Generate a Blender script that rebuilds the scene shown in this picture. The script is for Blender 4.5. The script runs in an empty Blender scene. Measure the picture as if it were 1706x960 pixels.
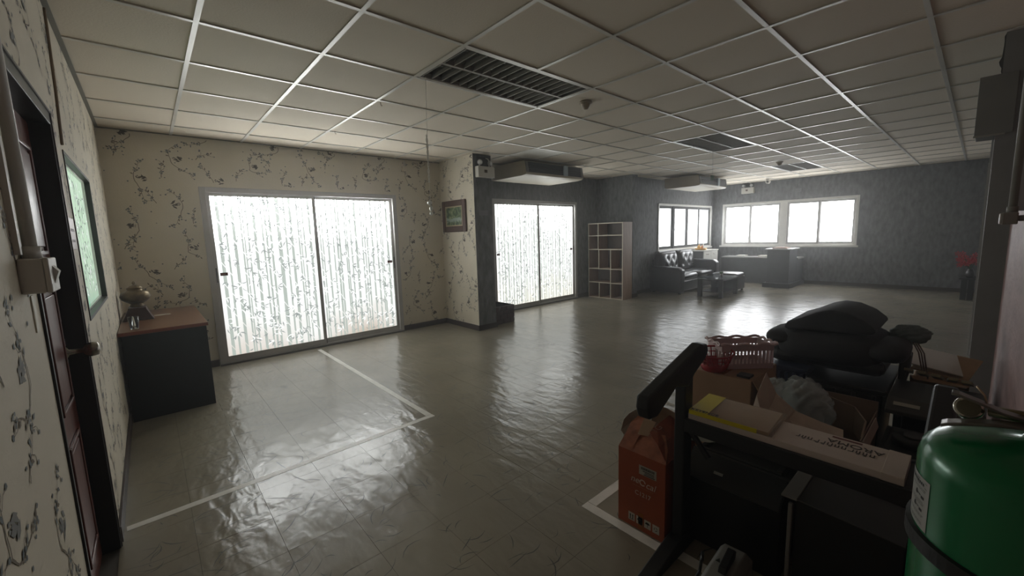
import bpy, math, random
from mathutils import Vector, Matrix
random.seed(7)
S = bpy.context.scene
COL = S.collection
PI = math.pi
# ------------------------------------------------------------------ camera
cam_d = bpy.data.cameras.new('camera'); cam = bpy.data.objects.new('camera', cam_d); COL.objects.link(cam)
cam_d.sensor_width = 36; cam_d.lens = 684.85/1706*36; cam_d.clip_start = 0.02; cam_d.clip_end = 100
rt = Vector((0.74766484, -0.66337692, -0.03046876)); dn = Vector((-0.10805658, -0.07625981, -0.99121552)); fw = Vector((0.65522596, 0.74438935, -0.12869902))
CP = Vector((-0.3065, -5.6649, 1.342))
M4 = Matrix(((rt.x, -dn.x, -fw.x, CP.x), (rt.y, -dn.y, -fw.y, CP.y), (rt.z, -dn.z, -fw.z, CP.z), (0, 0, 0, 1)))
cam.matrix_world = M4
S.camera = cam
# ------------------------------------------------------------------ world, exposure
w = bpy.data.worlds.new('sky'); S.world = w; w.use_nodes = True
w.node_tree.nodes['Background'].inputs[0].default_value = (.75, .85, 1, 1)
w.node_tree.nodes['Background'].inputs[1].default_value = .6
hz = w.node_tree.nodes.new('ShaderNodeVolumeScatter'); hz.inputs['Density'].default_value = .017; hz.inputs['Anisotropy'].default_value = .72
w.node_tree.links.new(hz.outputs[0], w.node_tree.nodes['World Output'].inputs['Volume'])     # faint haze added to stand in for glare from the windows
S.view_settings.view_transform = 'Standard'; S.view_settings.look = 'None'
S.view_settings.exposure = 0.8; S.view_settings.gamma = 1; S.view_settings.use_curve_mapping = False
LIT_NEAR, LIT_MID, LIT_SOFA, LIT_FAR = 14., 9., 2.4, 6.0        # brightness of the frosted panes (daylight behind the film)
H = 2.44
# ------------------------------------------------------------------ materials
MATS = {}
def lin(c):
    return tuple((x/12.92 if x <= .04045 else ((x+.055)/1.055)**2.4) for x in c)
def mat(name, rgb, rough=.6, metal=0, var=0, vscale=8, bump=0, bscale=40, alpha=1, trans=0, emit=None, estr=0, stretch=None, spec=.5, srgb=True):
    if name in MATS: return MATS[name]
    m = bpy.data.materials.new(name); m.use_nodes = True; nt = m.node_tree; N = nt.nodes; L = nt.links
    b = N['Principled BSDF']; c = lin(rgb) if srgb else rgb
    b.inputs['Base Color'].default_value = (*c, 1); b.inputs['Roughness'].default_value = rough; b.inputs['Metallic'].default_value = metal
    b.inputs['Specular IOR Level'].default_value = spec
    if alpha < 1: b.inputs['Alpha'].default_value = alpha
    if trans: b.inputs['Transmission Weight'].default_value = trans
    if emit: b.inputs['Emission Color'].default_value = (*lin(emit), 1); b.inputs['Emission Strength'].default_value = estr
    g = N.new('ShaderNodeNewGeometry'); mp = N.new('ShaderNodeMapping'); L.new(g.outputs['Position'], mp.inputs[0])
    if stretch: mp.inputs['Scale'].default_value = stretch
    if var:
        n = N.new('ShaderNodeTexNoise'); n.inputs['Scale'].default_value = vscale; n.inputs['Detail'].default_value = 5
        L.new(mp.outputs[0], n.inputs['Vector'])
        r = N.new('ShaderNodeMapRange'); r.inputs[1].default_value = .3; r.inputs[2].default_value = .7
        r.inputs[3].default_value = 1-var; r.inputs[4].default_value = 1+var; L.new(n.outputs['Fac'], r.inputs[0])
        x = N.new('ShaderNodeVectorMath'); x.operation = 'SCALE'; x.inputs[0].default_value = c; L.new(r.outputs[0], x.inputs['Scale'])
        L.new(x.outputs[0], b.inputs['Base Color'])
    if bump:
        n2 = N.new('ShaderNodeTexNoise'); n2.inputs['Scale'].default_value = bscale; n2.inputs['Detail'].default_value = 4
        L.new(mp.outputs[0], n2.inputs['Vector'])
        bp = N.new('ShaderNodeBump'); bp.inputs['Strength'].default_value = bump; bp.inputs['Distance'].default_value = .01
        L.new(n2.outputs['Fac'], bp.inputs['Height']); L.new(bp.outputs[0], b.inputs['Normal'])
    MATS[name] = m; return m
def emat(name, rgb, s):
    if name in MATS: return MATS[name]
    m = bpy.data.materials.new(name); m.use_nodes = True; nt = m.node_tree; nt.nodes.clear()
    e = nt.nodes.new('ShaderNodeEmission'); o = nt.nodes.new('ShaderNodeOutputMaterial'); e.inputs[0].default_value = (*lin(rgb), 1); e.inputs[1].default_value = s
    nt.links.new(e.outputs[0], o.inputs[0]); MATS[name] = m; return m
PRINT = (.29, .325, .295)      # brightness of the printed bamboo with daylight behind it
def pane_mat(name, strength, tint, axis, stalks=True, zlo=0., zhi=1.9, low=(.60, .55, .48), pitch=17., midv=.70):
    """frosted film lit by daylight: cloudy view of the yard behind, printed bamboo stalks as stripes"""
    m = bpy.data.materials.new(name); m.use_nodes = True; nt = m.node_tree; nt.nodes.clear(); N = nt.nodes; L = nt.links
    def nd(t, **k):
        n = N.new(t)
        for a, v in k.items(): setattr(n, a, v)
        return n
    g = nd('ShaderNodeNewGeometry'); sx = nd('ShaderNodeSeparateXYZ'); L.new(g.outputs['Position'], sx.inputs[0])
    ax = sx.outputs[0 if axis == 'x' else 1]
    # cloudy outside: pale above, paving tones low down
    n = nd('ShaderNodeTexNoise'); n.inputs['Scale'].default_value = 1.3; n.inputs['Detail'].default_value = 2; L.new(g.outputs['Position'], n.inputs['Vector'])
    ad = nd('ShaderNodeMath', operation='MULTIPLY_ADD'); ad.inputs[1].default_value = 1.1; ad.inputs[2].default_value = -.55; L.new(n.outputs['Fac'], ad.inputs[0])
    zz = nd('ShaderNodeMath', operation='ADD'); L.new(sx.outputs[2], zz.inputs[0]); L.new(ad.outputs[0], zz.inputs[1])
    mr = nd('ShaderNodeMapRange'); mr.inputs[1].default_value = zlo; mr.inputs[2].default_value = zhi; L.new(zz.outputs[0], mr.inputs[0])
    cr = nd('ShaderNodeValToRGB'); L.new(mr.outputs[0], cr.inputs[0]); e = cr.color_ramp.elements
    e[0].position = 0; e[0].color = (*[q/strength for q in lin(low)], 1); e[1].position = 1; e[1].color = (*lin(tint), 1)
    if strength > 2 and stalks:
        for ps, vv in ((.3, midv*.8), (.60, midv), (.70, midv*1.6), (.82, strength*.45)):
            mid = cr.color_ramp.elements.new(ps); mid.color = (*[vv/strength*q for q in lin(tint)], 1)
    else:
        mid = cr.color_ramp.elements.new(.35); mid.color = (*[.7*q for q in lin(tint)], 1)
    col = cr.outputs[0]
    if stalks:
        # two families of stalks of slightly different pitch
        prev = None
        for k, (pt, ph, wd) in enumerate(((pitch, .1, .26), (pitch*.63, .45, .15))):
            wob = nd('ShaderNodeTexNoise'); wob.inputs['Scale'].default_value = .8
            cmb = nd('ShaderNodeCombineXYZ'); mm = nd('ShaderNodeMath', operation='MULTIPLY'); mm.inputs[1].default_value = 3; L.new(ax, mm.inputs[0]); L.new(mm.outputs[0], cmb.inputs[0])
            L.new(cmb.outputs[0], wob.inputs['Vector'])
            s1 = nd('ShaderNodeMath', operation='MULTIPLY_ADD'); s1.inputs[1].default_value = pt; s1.inputs[2].default_value = ph; L.new(ax, s1.inputs[0])
            s2 = nd('ShaderNodeMath', operation='MULTIPLY_ADD'); s2.inputs[1].default_value = 1.6; L.new(wob.outputs['Fac'], s2.inputs[0]); L.new(s1.outputs[0], s2.inputs[2])
            fr = nd('ShaderNodeMath', operation='FRACT'); L.new(s2.outputs[0], fr.inputs[0])
            lt = nd('ShaderNodeMath', operation='LESS_THAN'); lt.inputs[1].default_value = wd; L.new(fr.outputs[0], lt.inputs[0])
            prev = lt if prev is None else prev
            if k: mx = nd('ShaderNodeMath', operation='MAXIMUM'); L.new(prev.outputs[0], mx.inputs[0]); L.new(lt.outputs[0], mx.inputs[1]); prev = mx
        # nodes of the bamboo: pale rings
        zf = nd('ShaderNodeMath', operation='MULTIPLY_ADD'); zf.inputs[1].default_value = 4.3; L.new(sx.outputs[2], zf.inputs[0])
        fl = nd('ShaderNodeMath', operation='MULTIPLY'); fl.inputs[1].default_value = 7.31; L.new(ax, fl.inputs[0]); L.new(fl.outputs[0], zf.inputs[2])
        zfr = nd('ShaderNodeMath', operation='FRACT'); L.new(zf.outputs[0], zfr.inputs[0])
        gt = nd('ShaderNodeMath', operation='GREATER_THAN'); gt.inputs[1].default_value = .06; L.new(zfr.outputs[0], gt.inputs[0])
        ml = nd('ShaderNodeMath', operation='MULTIPLY'); L.new(prev.outputs[0], ml.inputs[0]); L.new(gt.outputs[0], ml.inputs[1])
        # print paler towards the bleached places
        n3 = nd('ShaderNodeTexNoise'); n3.inputs['Scale'].default_value = 2.2; L.new(g.outputs['Position'], n3.inputs['Vector'])
        m3 = nd('ShaderNodeMapRange'); m3.inputs[1].default_value = .3; m3.inputs[2].default_value = .7; m3.inputs[3].default_value = .97; m3.inputs[4].default_value = 1; L.new(n3.outputs['Fac'], m3.inputs[0])
        m4 = nd('ShaderNodeMath', operation='MULTIPLY'); L.new(ml.outputs[0], m4.inputs[0]); L.new(m3.outputs[0], m4.inputs[1])
        mix = nd('ShaderNodeMix', data_type='RGBA'); L.new(m4.outputs[0], mix.inputs[0]); L.new(col, mix.inputs[6]); mix.inputs[7].default_value = (*[q/strength for q in PRINT], 1)
        col = mix.outputs[2]
    em = nd('ShaderNodeEmission'); em.inputs[1].default_value = strength; L.new(col, em.inputs[0])
    o = nd('ShaderNodeOutputMaterial'); L.new(em.outputs[0], o.inputs[0]); return m
def floor_mat():
    m = bpy.data.materials.new('vinyl_floor'); m.use_nodes = True; nt = m.node_tree; N = nt.nodes; L = nt.links; b = N['Principled BSDF']
    def nd(t, **k):
        n = N.new(t)
        for a, v in k.items(): setattr(n, a, v)
        return n
    g = nd('ShaderNodeNewGeometry'); P = g.outputs['Position']
    def noise(sc, det=4, vec=P, rough=.5, dist=0):
        n = nd('ShaderNodeTexNoise'); n.inputs['Scale'].default_value = sc; n.inputs['Detail'].default_value = det; n.inputs['Roughness'].default_value = rough; n.inputs['Distortion'].default_value = dist
        L.new(vec, n.inputs['Vector']); return n.outputs['Fac']
    def rng(v, a, b_, c, d):
        r = nd('ShaderNodeMapRange'); L.new(v, r.inputs[0])
        for i, q in enumerate((a, b_, c, d)): r.inputs[i+1].default_value = q
        return r.outputs[0]
    base = nd('ShaderNodeMix', data_type='RGBA'); L.new(rng(noise(1.4, 4), .2, .8, 0, 1), base.inputs[0])
    base.inputs[6].default_value = (*lin((.49, .465, .41)), 1); base.inputs[7].default_value = (*lin((.60, .57, .505)), 1); col = base.outputs[2]
    # rubbed patch in the middle of the room
    vd = nd('ShaderNodeVectorMath', operation='DISTANCE'); L.new(P, vd.inputs[0]); vd.inputs[1].default_value = (3.19, -2.27, 0)
    k = rng(vd.outputs['Value'], .08, .30, 1, 0); k2 = rng(noise(9, 4), .45, .62, 0, .7)
    mu = nd('ShaderNodeMath', operation='MULTIPLY'); L.new(k, mu.inputs[0]); L.new(k2, mu.inputs[1])
    mx = nd('ShaderNodeMix', data_type='RGBA'); L.new(mu.outputs[0], mx.inputs[0]); L.new(col, mx.inputs[6]); mx.inputs[7].default_value = (*lin((.36, .27, .19)), 1); col = mx.outputs[2]
    L.new(col, b.inputs['Base Color'])
    L.new(rng(noise(2.2, 2), .2, .8, .215, .265), b.inputs['Roughness'])
    b.inputs['Specular IOR Level'].default_value = .8
    mp = nd('ShaderNodeMapping'); mp.inputs['Rotation'].default_value = (0, 0, -.72); mp.inputs['Scale'].default_value = (1.0, .42, 1); L.new(P, mp.inputs[0])
    h1 = nd('ShaderNodeBump'); h1.inputs['Strength'].default_value = .75; h1.inputs['Distance'].default_value = .009; L.new(noise(12, 2, mp.outputs[0], .45, .3), h1.inputs['Height'])
    h2 = nd('ShaderNodeBump'); h2.inputs['Strength'].default_value = .25; h2.inputs['Distance'].default_value = .003; L.new(noise(45, 3), h2.inputs['Height']); L.new(h1.outputs[0], h2.inputs['Normal'])
    L.new(h2.outputs[0], b.inputs['Normal'])
    return m
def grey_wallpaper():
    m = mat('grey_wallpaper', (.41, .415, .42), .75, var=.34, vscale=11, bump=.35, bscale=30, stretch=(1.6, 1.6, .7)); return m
# ------------------------------------------------------------------ mesh builder
class MB:
    def __init__(s): s.v = []; s.f = []
    def add(s, vs, fs):
        k = len(s.v); s.v += [tuple(p) for p in vs]; s.f += [tuple(i+k for i in f) for f in fs]; return s
    def box(s, x0, x1, y0, y1, z0, z1, M=None):
        vs = [Vector(p) for p in ((x0, y0, z0), (x1, y0, z0), (x1, y1, z0), (x0, y1, z0), (x0, y0, z1), (x1, y0, z1), (x1, y1, z1), (x0, y1, z1))]
        if M is not None: vs = [M @ p for p in vs]
        return s.add(vs, ((3, 2, 1, 0), (4, 5, 6, 7), (0, 1, 5, 4), (1, 2, 6, 5), (2, 3, 7, 6), (3, 0, 4, 7)))
    def prism(s, pts, axis, a, b):
        """extrude a closed 2D outline along an axis (x: pts=(y,z); y: pts=(x,z); z: pts=(x,y))"""
        def P(p, t): return {'x': (t, p[0], p[1]), 'y': (p[0], t, p[1]), 'z': (p[0], p[1], t)}[axis]
        n = len(pts); vs = [P(p, a) for p in pts] + [P(p, b) for p in pts]
        return s.add(vs, [tuple(range(n))[::-1], tuple(range(n, 2*n))] + [(i, (i+1) % n, n+(i+1) % n, n+i) for i in range(n)])
    def tube(s, pts, r, n=10, caps=True):
        pts = [Vector(p) for p in pts]; rs = r if isinstance(r, (list, tuple)) else [r]*len(pts); vs = []; fs = []
        up = Vector((0, 0, 1)); last = None
        for i, p in enumerate(pts):
            d = (pts[min(i+1, len(pts)-1)]-pts[max(i-1, 0)]).normalized()
            if last is None: a = d.cross(up if abs(d.z) < .9 else Vector((1, 0, 0))).normalized()
            else: a = (last - d*last.dot(d)).normalized()
            last = a; b = d.cross(a)
            for k in range(n): t = 2*PI*k/n; vs.append(p+(a*math.cos(t)+b*math.sin(t))*rs[i])
        for i in range(len(pts)-1):
            for k in range(n): fs.append((i*n+k, i*n+(k+1) % n, (i+1)*n+(k+1) % n, (i+1)*n+k))
        if caps: fs += [tuple(range(n))[::-1], tuple(range((len(pts)-1)*n, len(pts)*n))]
        return s.add(vs, fs)
    def lathe(s, prof, c=(0, 0, 0), n=28, M=None, sx=1, sy=1):
        vs = []; fs = []; c = Vector(c)
        for r, z in prof:
            for k in range(n):
                p = Vector((r*math.cos(2*PI*k/n)*sx, r*math.sin(2*PI*k/n)*sy, z)); 
                if M is not None: p = M @ p
                vs.append(p+c)
        m = len(prof)
        for i in range(m-1):
            for k in range(n): fs.append((i*n+k, i*n+(k+1) % n, (i+1)*n+(k+1) % n, (i+1)*n+k))
        fs += [tuple(range(n))[::-1], tuple(range((m-1)*n, m*n))]
        return s.add(vs, fs)
    def sheet(s, rows, th=.003):
        """a curved sheet of card through a grid of points, with thickness"""
        R = [[Vector(p) for p in r] for r in rows]; a = len(R); b = len(R[0]); top = []; bot = []
        for i in range(a):
            for j in range(b):
                u = R[min(i+1, a-1)][j]-R[max(i-1, 0)][j]; v = R[i][min(j+1, b-1)]-R[i][max(j-1, 0)]
                n = u.cross(v).normalized()*th/2; top.append(R[i][j]+n); bot.append(R[i][j]-n)
        fs = []; K = a*b
        for i in range(a-1):
            for j in range(b-1):
                q = (i*b+j, i*b+j+1, (i+1)*b+j+1, (i+1)*b+j); fs.append(q[::-1]); fs.append(tuple(x+K for x in q))
        rim = [j for j in range(b)] + [i*b+b-1 for i in range(1, a)] + [(a-1)*b+j for j in range(b-2, -1, -1)] + [i*b for i in range(a-2, 0, -1)]
        for i in range(len(rim)): p, q = rim[i], rim[(i+1) % len(rim)]; fs.append((p, q, q+K, p+K))
        return s.add(top+bot, fs)
    def cushion(s, x0, x1, y0, y1, z0, z1, e=.35, n=10, m=20):
        """superellipsoid pillow"""
        cx, cy, cz = (x0+x1)/2, (y0+y1)/2, (z0+z1)/2; a, b, c = (x1-x0)/2, (y1-y0)/2, (z1-z0)/2
        sg = lambda v, p: math.copysign(abs(v)**p, v); vs = []; fs = []
        for i in range(n+1):
            t = -PI/2+PI*i/n
            for k in range(m):
                u = 2*PI*k/m; vs.append((cx+a*sg(math.cos(t), e)*sg(math.cos(u), e), cy+b*sg(math.cos(t), e)*sg(math.sin(u), e), cz+c*sg(math.sin(t), .8)))
        for i in range(n):
            for k in range(m): fs.append((i*m+k, i*m+(k+1) % m, (i+1)*m+(k+1) % m, (i+1)*m+k))
        return s.add(vs, fs)
def obj(name, mb, material, parent=None, bevel=0, smooth=False, seg=2, label=None, kind=None):
    me = bpy.data.meshes.new(name); me.from_pydata(mb.v, [], mb.f); me.validate()
    me.materials.append(material)
    if smooth: me.polygons.foreach_set('use_smooth', [True]*len(me.polygons))
    o = bpy.data.objects.new(name, me); COL.objects.link(o)
    if parent: put(o, parent)
    if bevel:
        b = o.modifiers.new('bevel', 'BEVEL'); b.width = bevel; b.segments = seg; b.limit_method = 'ANGLE'; b.angle_limit = .6
    if label: o['label'] = label
    if kind: o['kind'] = kind
    return o
def put(o, parent):
    o.parent = parent
    t = Vector(parent.location); p = parent.parent
    o.matrix_parent_inverse = Matrix.Translation(-t) if p is None else Matrix.Identity(4)
def tag(o, label, cat, group=None):
    o['label'] = label; o['category'] = cat
    if group: o['group'] = group
    return o
def thing(name, loc, label, cat, group=None):
    o = bpy.data.objects.new(name, None); COL.objects.link(o); o.location = loc; o.empty_display_size = .05
    return tag(o, label, cat, group)
def struct(name, mb, material, label=None, **k):
    o = obj(name, mb, material, **k); o['kind'] = 'structure'
    if label: o['label'] = label
    return o
def sroot(name, loc, label=None):
    o = bpy.data.objects.new(name, None); COL.objects.link(o); o.location = loc; o['kind'] = 'structure'; o.empty_display_size = .05
    if label: o['label'] = label
    return o
def text(body, size, M, material, parent, name='lettering', ext=.0004, align='LEFT', shear=0):
    c = bpy.data.curves.new(name, 'FONT'); c.body = body; c.size = size; c.extrude = ext; c.align_x = align; c.shear = shear
    tmp = bpy.data.objects.new('tmp_text', c); COL.objects.link(tmp)
    dg = bpy.context.evaluated_depsgraph_get(); dg.update()
    me = bpy.data.meshes.new_from_object(tmp.evaluated_get(dg)); bpy.data.objects.remove(tmp)
    me.transform(M); me.materials.clear(); me.materials.append(material)
    o = bpy.data.objects.new(name, me); COL.objects.link(o); put(o, parent); return o
def frame_y(x0, x1, y0, y1, z0, z1, t, mb=None, b=None):      # picture-frame ring lying in a y plane
    mb = mb or MB(); b = t if b is None else b
    mb.box(x0, x0+t, y0, y1, z0, z1); mb.box(x1-t, x1, y0, y1, z0, z1); mb.box(x0+t, x1-t, y0, y1, z1-t, z1); mb.box(x0+t, x1-t, y0, y1, z0, z0+b); return mb
def frame_x(x0, x1, y0, y1, z0, z1, t, mb=None):
    mb = mb or MB(); mb.box(x0, x1, y0, y0+t, z0, z1); mb.box(x0, x1, y1-t, y1, z0, z1); mb.box(x0, x1, y0+t, y1-t, z1-t, z1); mb.box(x0, x1, y0+t, y1-t, z0, z0+t); return mb
def wall_y(name, y0, y1, x0, x1, holes, material, z1=H+.08, **k):
    mb = MB(); xs = sorted({x0, x1, *[h[0] for h in holes], *[h[1] for h in holes]})
    for a, b in zip(xs, xs[1:]):
        hs = [h for h in holes if h[0] <= a and h[1] >= b]
        if not hs: mb.box(a, b, y0, y1, 0, z1)
        else:
            h = hs[0]
            if h[2] > 0: mb.box(a, b, y0, y1, 0, h[2])
            mb.box(a, b, y0, y1, h[3], z1)
    return struct(name, mb, material, **k)
def wall_x(name, x0, x1, y0, y1, holes, material, z1=H+.08, **k):
    mb = MB(); ys = sorted({y0, y1, *[h[0] for h in holes], *[h[1] for h in holes]})
    for a, b in zip(ys, ys[1:]):
        hs = [h for h in holes if h[0] <= a and h[1] >= b]
        if not hs: mb.box(x0, x1, a, b, 0, z1)
        else:
            h = hs[0]
            if h[2] > 0: mb.box(x0, x1, a, b, 0, h[2])
            mb.box(x0, x1, a, b, h[3], z1)
    return struct(name, mb, material, **k)
# common materials
CREAM = mat('cream_wallpaper', (.81, .775, .70), .7, var=.05, vscale=3, bump=.12, bscale=60)
GREY = grey_wallpaper()
PINK = mat('dusky_wallpaper', (.58, .47, .455), .6, var=.18, vscale=5, bump=.3, bscale=22, stretch=(.6, 1, 2.2))
ALU = mat('aluminium', (.70, .69, .68), .4, .25, var=.05)
ALUD = mat('dark_gasket', (.20, .20, .20), .5)
BASEB = mat('brown_skirting', (.22, .175, .16), .45, var=.1)
BLACK = mat('black_paint', (.05, .05, .052), .42)
BLACKM = mat('black_metal', (.075, .075, .08), .38, .0, bump=.05)
BLKPL = mat('black_plastic', (.085, .085, .09), .45, bump=.08, bscale=200)
GREYPL = mat('charcoal_plastic', (.20, .20, .205), .5, bump=.05, bscale=200)
WHITEP = mat('white_plastic', (.78, .77, .74), .45)
WHITEM = mat('white_enamel', (.85, .845, .82), .28, .15, var=.04)
FLOOR = floor_mat()
# ------------------------------------------------------------------ floor
XL, XR, YB, YS, YA = -.54, 11.15, -.20, -.90, -.22      # left wall, far wall, window wall, sofa wall, alcove wall
YR = -5.785                                             # right-hand wall
fl = struct('floor', MB().box(XL-.3, XR+.2, YR-.2, .2, -.12, -.0035), mat('floor_joint', (.30, .28, .25), .8), 'beige vinyl tiled floor, scuffed and glossy')
PT = .2925
def tile_mesh(name, wx, wy):
    g = .0003; b = .0003
    mb = MB().add([(g, g, -.0035), (wx-g, g, -.0035), (wx-g, wy-g, -.0035), (g, wy-g, -.0035), (g+b, g+b, 0), (wx-g-b, g+b, 0), (wx-g-b, wy-g-b, 0), (g+b, wy-g-b, 0)],
                  ((4, 5, 6, 7), (0, 1, 5, 4), (1, 2, 6, 5), (2, 3, 7, 6), (3, 0, 4, 7)))
    me = bpy.data.meshes.new(name); me.from_pydata(mb.v, [], mb.f); me.materials.append(FLOOR); return me
xs = [XL] + [.016+PT*k for k in range(-1, 50) if XL+.02 < .016+PT*k < XR] + [XR]
ys = [YR] + [-4.06+PT*k for k in range(-6, 20) if YR+.02 < -4.06+PT*k < -.1] + [.1]
rest = MB(); cache = {}; cnt = 0
cells = []
for i in range(len(xs)-1):
    for j in range(len(ys)-1):
        cx, cy = (xs[i]+xs[i+1])/2, (ys[j]+ys[j+1])/2
        d = (Vector((cx, cy, 0))-CP); dep = d.dot(fw); u = 853+684.85*d.dot(rt)/max(dep, .01); v = 480+684.85*d.dot(dn)/max(dep, .01)
        vis = dep > .3 and -60 < u < 1760 and v < 1030
        cells.append((0 if vis else 1, d.length, i, j))
cells.sort()
for n, (_, _, i, j) in enumerate(cells):
    wx, wy = xs[i+1]-xs[i], ys[j+1]-ys[j]
    if n < 296:
        key = (round(wx, 3), round(wy, 3))
        if key not in cache: cache[key] = tile_mesh('floor_tile', wx, wy)
        o = bpy.data.objects.new('floor_tile', cache[key]); COL.objects.link(o); o.location = (xs[i], ys[j], 0); o.parent = fl
    else:
        g = .0006; rest.box(xs[i]+g, xs[i+1]-g, ys[j]+g, ys[j+1]-g, -.0035, 0)
obj('far_floor_tiles', rest, FLOOR, fl, kind='stuff')
# scuff scratches on the vinyl
rr = random.Random(99); sc = MB()
for k in range(2600):
    q = rr.random(); x = XL+.1+8.2*q**1.35; y = -5.6+5.3*rr.random(); a = rr.choice((.5, .5, 2.2, 1.1, 2.8))+rr.uniform(-.45, .45); L_ = rr.uniform(.02, .14)*(1.9 if rr.random() < .08 else 1); cv = rr.uniform(-.25, .25); wd = rr.uniform(.0009, .0024); zz = .0002+rr.random()*.0003
    if y > -.25 or (2.9 < x < 4 and y > -1.2) or x > 6.4 and y > -1.5: continue
    up, lo = [], []
    for i in range(5):
        t_ = i/4; px_ = L_*(t_-.5); py_ = cv*L_*math.sin(PI*t_); ww = wd*(.25+math.sin(PI*t_)); c_, s_ = math.cos(a), math.sin(a)
        up.append((x+c_*px_-s_*(py_+ww), y+s_*px_+c_*(py_+ww), zz)); lo.append((x+c_*px_-s_*(py_-ww), y+s_*px_+c_*(py_-ww), zz))
    sc.add(lo+up[::-1], [tuple(range(10))])
obj('scuff_marks', sc, mat('scuff_dark', (.25, .235, .21), .4), fl, kind='stuff')
TAPE = mat('white_floor_tape', (.90, .89, .86), .33, var=.08, vscale=14)
def tape(a, b, wd, label, grp=None):
    a = Vector((*a, 0)); b = Vector((*b, 0)); d = (b-a).normalized(); n = Vector((-d.y, d.x, 0))*wd/2; K = 12; top = []
    mb = MB(); vs = []
    for i in range(K+1):
        p = a.lerp(b, i/K); q = n*(1+random.uniform(-.05, .05))
        for z in (0.0003, .0011): vs += [(p.x-q.x, p.y-q.y, z), (p.x+q.x, p.y+q.y, z)]
    fs = []
    for i in range(K): k = 4*i; fs += [(k+2, k+3, k+7, k+6), (k, k+2, k+6, k+4), (k+3, k+1, k+5, k+7)]
    mb.add(vs, fs); return tag(obj('floor_tape', mb, TAPE), label, 'tape')
tape((XL+.02, -3.065), (1.19, -3.015), .045, 'white tape strip across the floor, running from the brown door to the taped corner')
tape((1.165, -2.991), (1.165, -.34), .045, 'white tape strip on the floor running from the taped corner to the large glass door')
tape((1.19, -4.905), (1.19, -4.462), .05, 'white tape strip on the floor along the front of the orange box')
tape((1.217, -4.487), (1.75, -4.487), .05, 'white tape strip on the floor passing behind the orange box')
tape((1.215, -4.907), (1.215, -5.75), .05, 'white tape strip on the floor under the black cart')
# ------------------------------------------------------------------ ceiling grid
TILE = mat('ceiling_tile', (.83, .79, .72), .85, var=.035, vscale=2.0, bump=.15, bscale=90)
TBAR = mat('ceiling_grid', (.80, .79, .76), .33, .25, var=.08, vscale=5)
ce = struct('ceiling', MB().box(XL-.3, XR+.2, YR-.2, .2, H+.12, H+.2), mat('slab', (.3, .3, .3), .9), 'suspended ceiling of square mineral tiles in a white grid')
gx = [XL] + [.6*k for k in range(0, 19)] + [XR]
gy = [YR] + [-.6*k for k in range(9, 0, -1)] + [YB]
TROF = {(k, -6) for k in (2, 3, 8, 9, 14, 15)}
tc = {}
for i in range(len(gx)-1):
    for j in range(len(gy)-1):
        ix = round(gx[i]/.6) if gx[i] >= 0 else -1; jy = round(gy[j]/.6)
        if (ix, jy) in TROF and j > 0: continue
        wx, wy = gx[i+1]-gx[i], gy[j+1]-gy[j]; key = (round(wx, 3), round(wy, 3))
        if key not in tc:
            mb = MB().box(.004, wx-.004, .004, wy-.004, .004, .018); me = bpy.data.meshes.new('ceiling_tile'); me.from_pydata(mb.v, [], mb.f); me.materials.append(TILE); tc[key] = me
        o = bpy.data.objects.new('ceiling_tile', tc[key]); COL.objects.link(o); o.location = (gx[i], gy[j], H + random.uniform(-.0004, .0006)); o.parent = ce
        if (ix, jy) == (6, -3): o.data = o.data.copy(); o.data.materials[0] = mat('lit_patch_tile', (.93, .92, .88), .5, var=.02); o['label'] = 'whiter glossy tile, coloured for a lit patch'  # lit patch on the ceiling put into this tile's colour and gloss
for y in gy[1:-1]:
    obj('grid_runner', MB().box(XL, XR, y-.012, y+.012, H-.003, H+.003), TBAR, ce); 
for x in gx[1:-1]:
    segs = ((YR, -3.588), (-3.012, YB)) if round(x/.6) in (3, 9, 15) else ((YR, YB),)
    for a, b in segs: obj('cross_runner', MB().box(x-.012, x+.012, a, b, H-.0036, H+.0025), TBAR, ce)
EDGE = mat('perimeter_angle', (.42, .41, .38), .6)
obj('edge_angle', MB().box(XL, XL+.022, YR, YB, H-.004, H+.002), EDGE, ce)
obj('edge_angle', MB().box(XL, 3.12, YB-.022, YB, H-.004, H+.002), EDGE, ce)
obj('edge_angle', MB().box(XR-.022, XR, YR, YS, H-.004, H+.002), EDGE, ce)
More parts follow.
